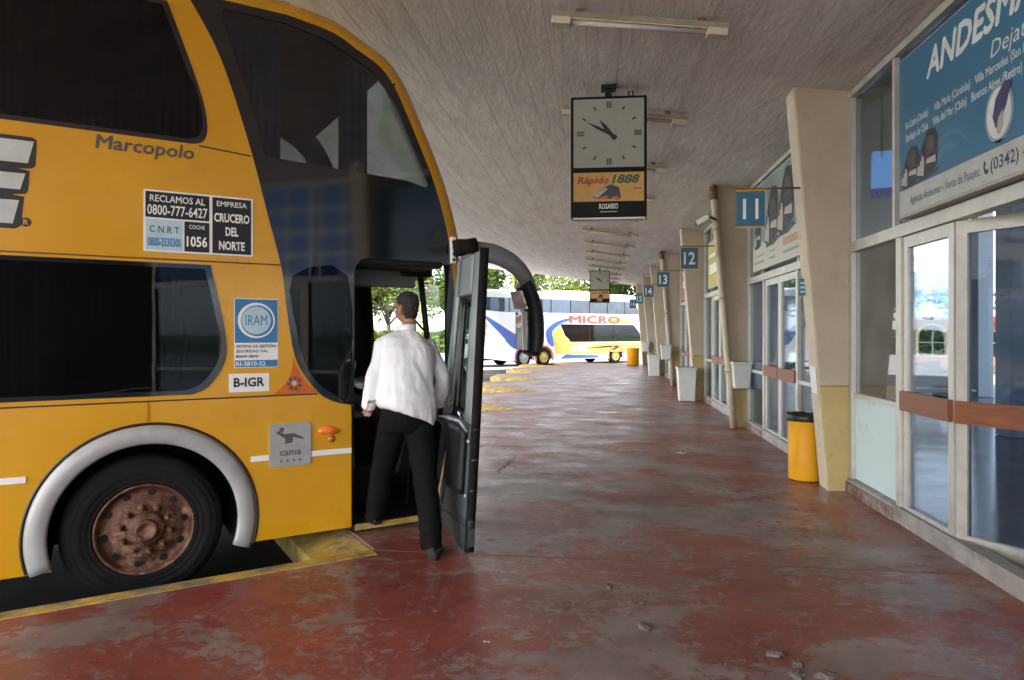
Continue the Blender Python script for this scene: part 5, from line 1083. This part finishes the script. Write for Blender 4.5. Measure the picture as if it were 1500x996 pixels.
# ================================================================== trees and background
def leaf_mat(name, c):
    m = bpy.data.materials.new(name); m.use_nodes = True; t = m.node_tree; N = t.nodes; L = t.links; N.clear()
    o = N.new('ShaderNodeOutputMaterial'); d = N.new('ShaderNodeBsdfDiffuse'); tr = N.new('ShaderNodeBsdfTranslucent'); mx = N.new('ShaderNodeMixShader'); mx.inputs[0].default_value = .35
    g = N.new('ShaderNodeNewGeometry'); nz = N.new('ShaderNodeTexNoise'); nz.inputs['Scale'].default_value = .9; L.new(g.outputs['Position'], nz.inputs['Vector'])
    rp = N.new('ShaderNodeValToRGB'); rp.color_ramp.elements[0].position = .3; rp.color_ramp.elements[1].position = .7
    rp.color_ramp.elements[0].color = (c[0]*.55, c[1]*.6, c[2]*.5, 1); rp.color_ramp.elements[1].color = (c[0]*1.35, c[1]*1.25, c[2], 1); L.new(nz.outputs['Fac'], rp.inputs[0])
    L.new(rp.outputs[0], d.inputs[0]); L.new(rp.outputs[0], tr.inputs[0]); L.new(d.outputs[0], mx.inputs[1]); L.new(tr.outputs[0], mx.inputs[2]); L.new(mx.outputs[0], o.inputs[0]); return m
LEAF = [leaf_mat('leaf_green', (.06, .10, .028)), leaf_mat('leaf_pale', (.10, .13, .04)), leaf_mat('leaf_dark', (.040, .072, .024))]
def tree(x, y, h, cr, kind, label, nl=2600, seed=1, leaf=.28):
    rnd = random.Random(seed); t = thing('tree', label, 'tree', (x, y, -.28), rnd.uniform(0, 6), 'trees beyond the road')
    tk = MB(); top = Vector((rnd.uniform(-.3, .3), rnd.uniform(-.3, .3), h*.62))
    tk.tube([Vector((0, 0, 0)), Vector((.05, 0, h*.2)), top*.6+Vector((0, 0, .02*h)), top], [h*.032, h*.024, h*.018, h*.008], 9)
    cl_ = []
    for i in range(11):
        a = rnd.uniform(0, 6.28); z0 = h*rnd.uniform(.25, .55); st_ = Vector((0, 0, z0)); e = Vector((math.cos(a)*cr*rnd.uniform(.4, .85), math.sin(a)*cr*rnd.uniform(.4, .85), h*rnd.uniform(.5, .9)))
        tk.tube([st_, st_.lerp(e, .5)+Vector((0, 0, h*.03)), e], [h*.012, h*.008, h*.003], 6); cl_.append((e, cr*rnd.uniform(.32, .55)))
    for i in range(7): cl_.append((Vector((rnd.uniform(-.5, .5)*cr, rnd.uniform(-.5, .5)*cr, h*rnd.uniform(.5, .93))), cr*rnd.uniform(.3, .5)))
    tk.build('trunk', M_BARK, t, fix=True)
    V, Fc = [], []
    for i in range(nl):
        c, r = rnd.choice(cl_); d = Vector((rnd.gauss(0, 1), rnd.gauss(0, 1), rnd.gauss(0, .8))).normalized()*r*(rnd.random()**.45)
        p = c+d; u = Vector((rnd.gauss(0, 1), rnd.gauss(0, 1), rnd.gauss(0, .6))).normalized(); v = u.orthogonal().normalized(); s_ = leaf*rnd.uniform(.5, 1.2); k = len(V)
        V += [p-u*s_, p+v*s_*.45, p+u*s_, p-v*s_*.45]; Fc.append((k, k+1, k+2, k+3))
    cm_ = MB(); cm_.add(V, Fc); cm_.build('crown', LEAF[kind], t)
trees = [(-12, 70, 9, 5, 0), (-5, 76, 10, 5.5, 1), (3.5, 72, 8.0, 4.2, 2), (10, 80, 11, 5, 0), (-20, 64, 8.5, 5, 1), (-28, 60, 9.5, 5.5, 2), (-37, 66, 10, 6, 0), (-16, 82, 12, 6, 2), (17, 74, 9, 5, 1), (-46, 54, 9, 5, 1), (-33, 46, 6.5, 4.0, 0)]
tl = ['bushy green tree just left of the mirror arm', 'pale green tree behind the white bus roof', 'dark tree beside the far clock', 'tall tree right of the far clock', 'pale tree seen through the bus windscreen', 'dark tree seen through the bus cab', 'green tree far left behind the yellow bus',
  'tall dark tree at the back, left of the mirror', 'pale tree hidden behind the far pillars', 'leftmost pale tree beyond the road', 'low green tree at left beyond the road']
for i, (x, y, h, cr, kd) in enumerate(trees): tree(x, y, h, cr, kd, tl[i], seed=i+3, nl=5600)
# clipped hedge along the far side of the road
hgd = MB(); rnd = random.Random(5); V, Fc = [], []
for i in range(16000):
    x = rnd.uniform(-48, 24); y = 60+rnd.gauss(0, .6); z = -.25+1.9*rnd.random()**.7*(1+.25*noise.noise(Vector((x*.3, 0, 0)))); p = Vector((x, y, z)); u = Vector((rnd.gauss(0, 1), rnd.gauss(0, 1), rnd.gauss(0, 1))).normalized(); v = u.orthogonal().normalized(); s_ = rnd.uniform(.12, .3); k = len(V)
    V += [p-u*s_, p+v*s_*.5, p+u*s_, p-v*s_*.5]; Fc.append((k, k+1, k+2, k+3))
hgd.add(V, Fc); ho = hgd.build('hedge', LEAF[1]); tag(ho, 'long loose hedge along the far side of the road', 'hedge')
kb2 = MB().box(-30, 24, 58.0, 58.2, -.28, -.12); struct(kb2.build('far_kerb', M_CONC))
for i, x in enumerate((-24, -15, -7)):
    lp = thing('street_lamp', ['slim street lamp pole at far left beyond the road', 'slim street lamp pole seen through the bus cab', 'slim street lamp pole near the open bus door'][i], 'street lamp', (x, 57, -.27), 0, 'street lamps')
    MB().tube([(0, 0, 0), (0, 0, 6), (0, -.3, 6.6), (0, -1.2, 6.8)], [.07, .05, .04, .035], 8).build('pole', M_LYEL, lp); MB().box(-.12, .12, -1.7, -1.1, 6.74, 6.86).build('lamp_head', M_SILV, lp, bevel=.03)
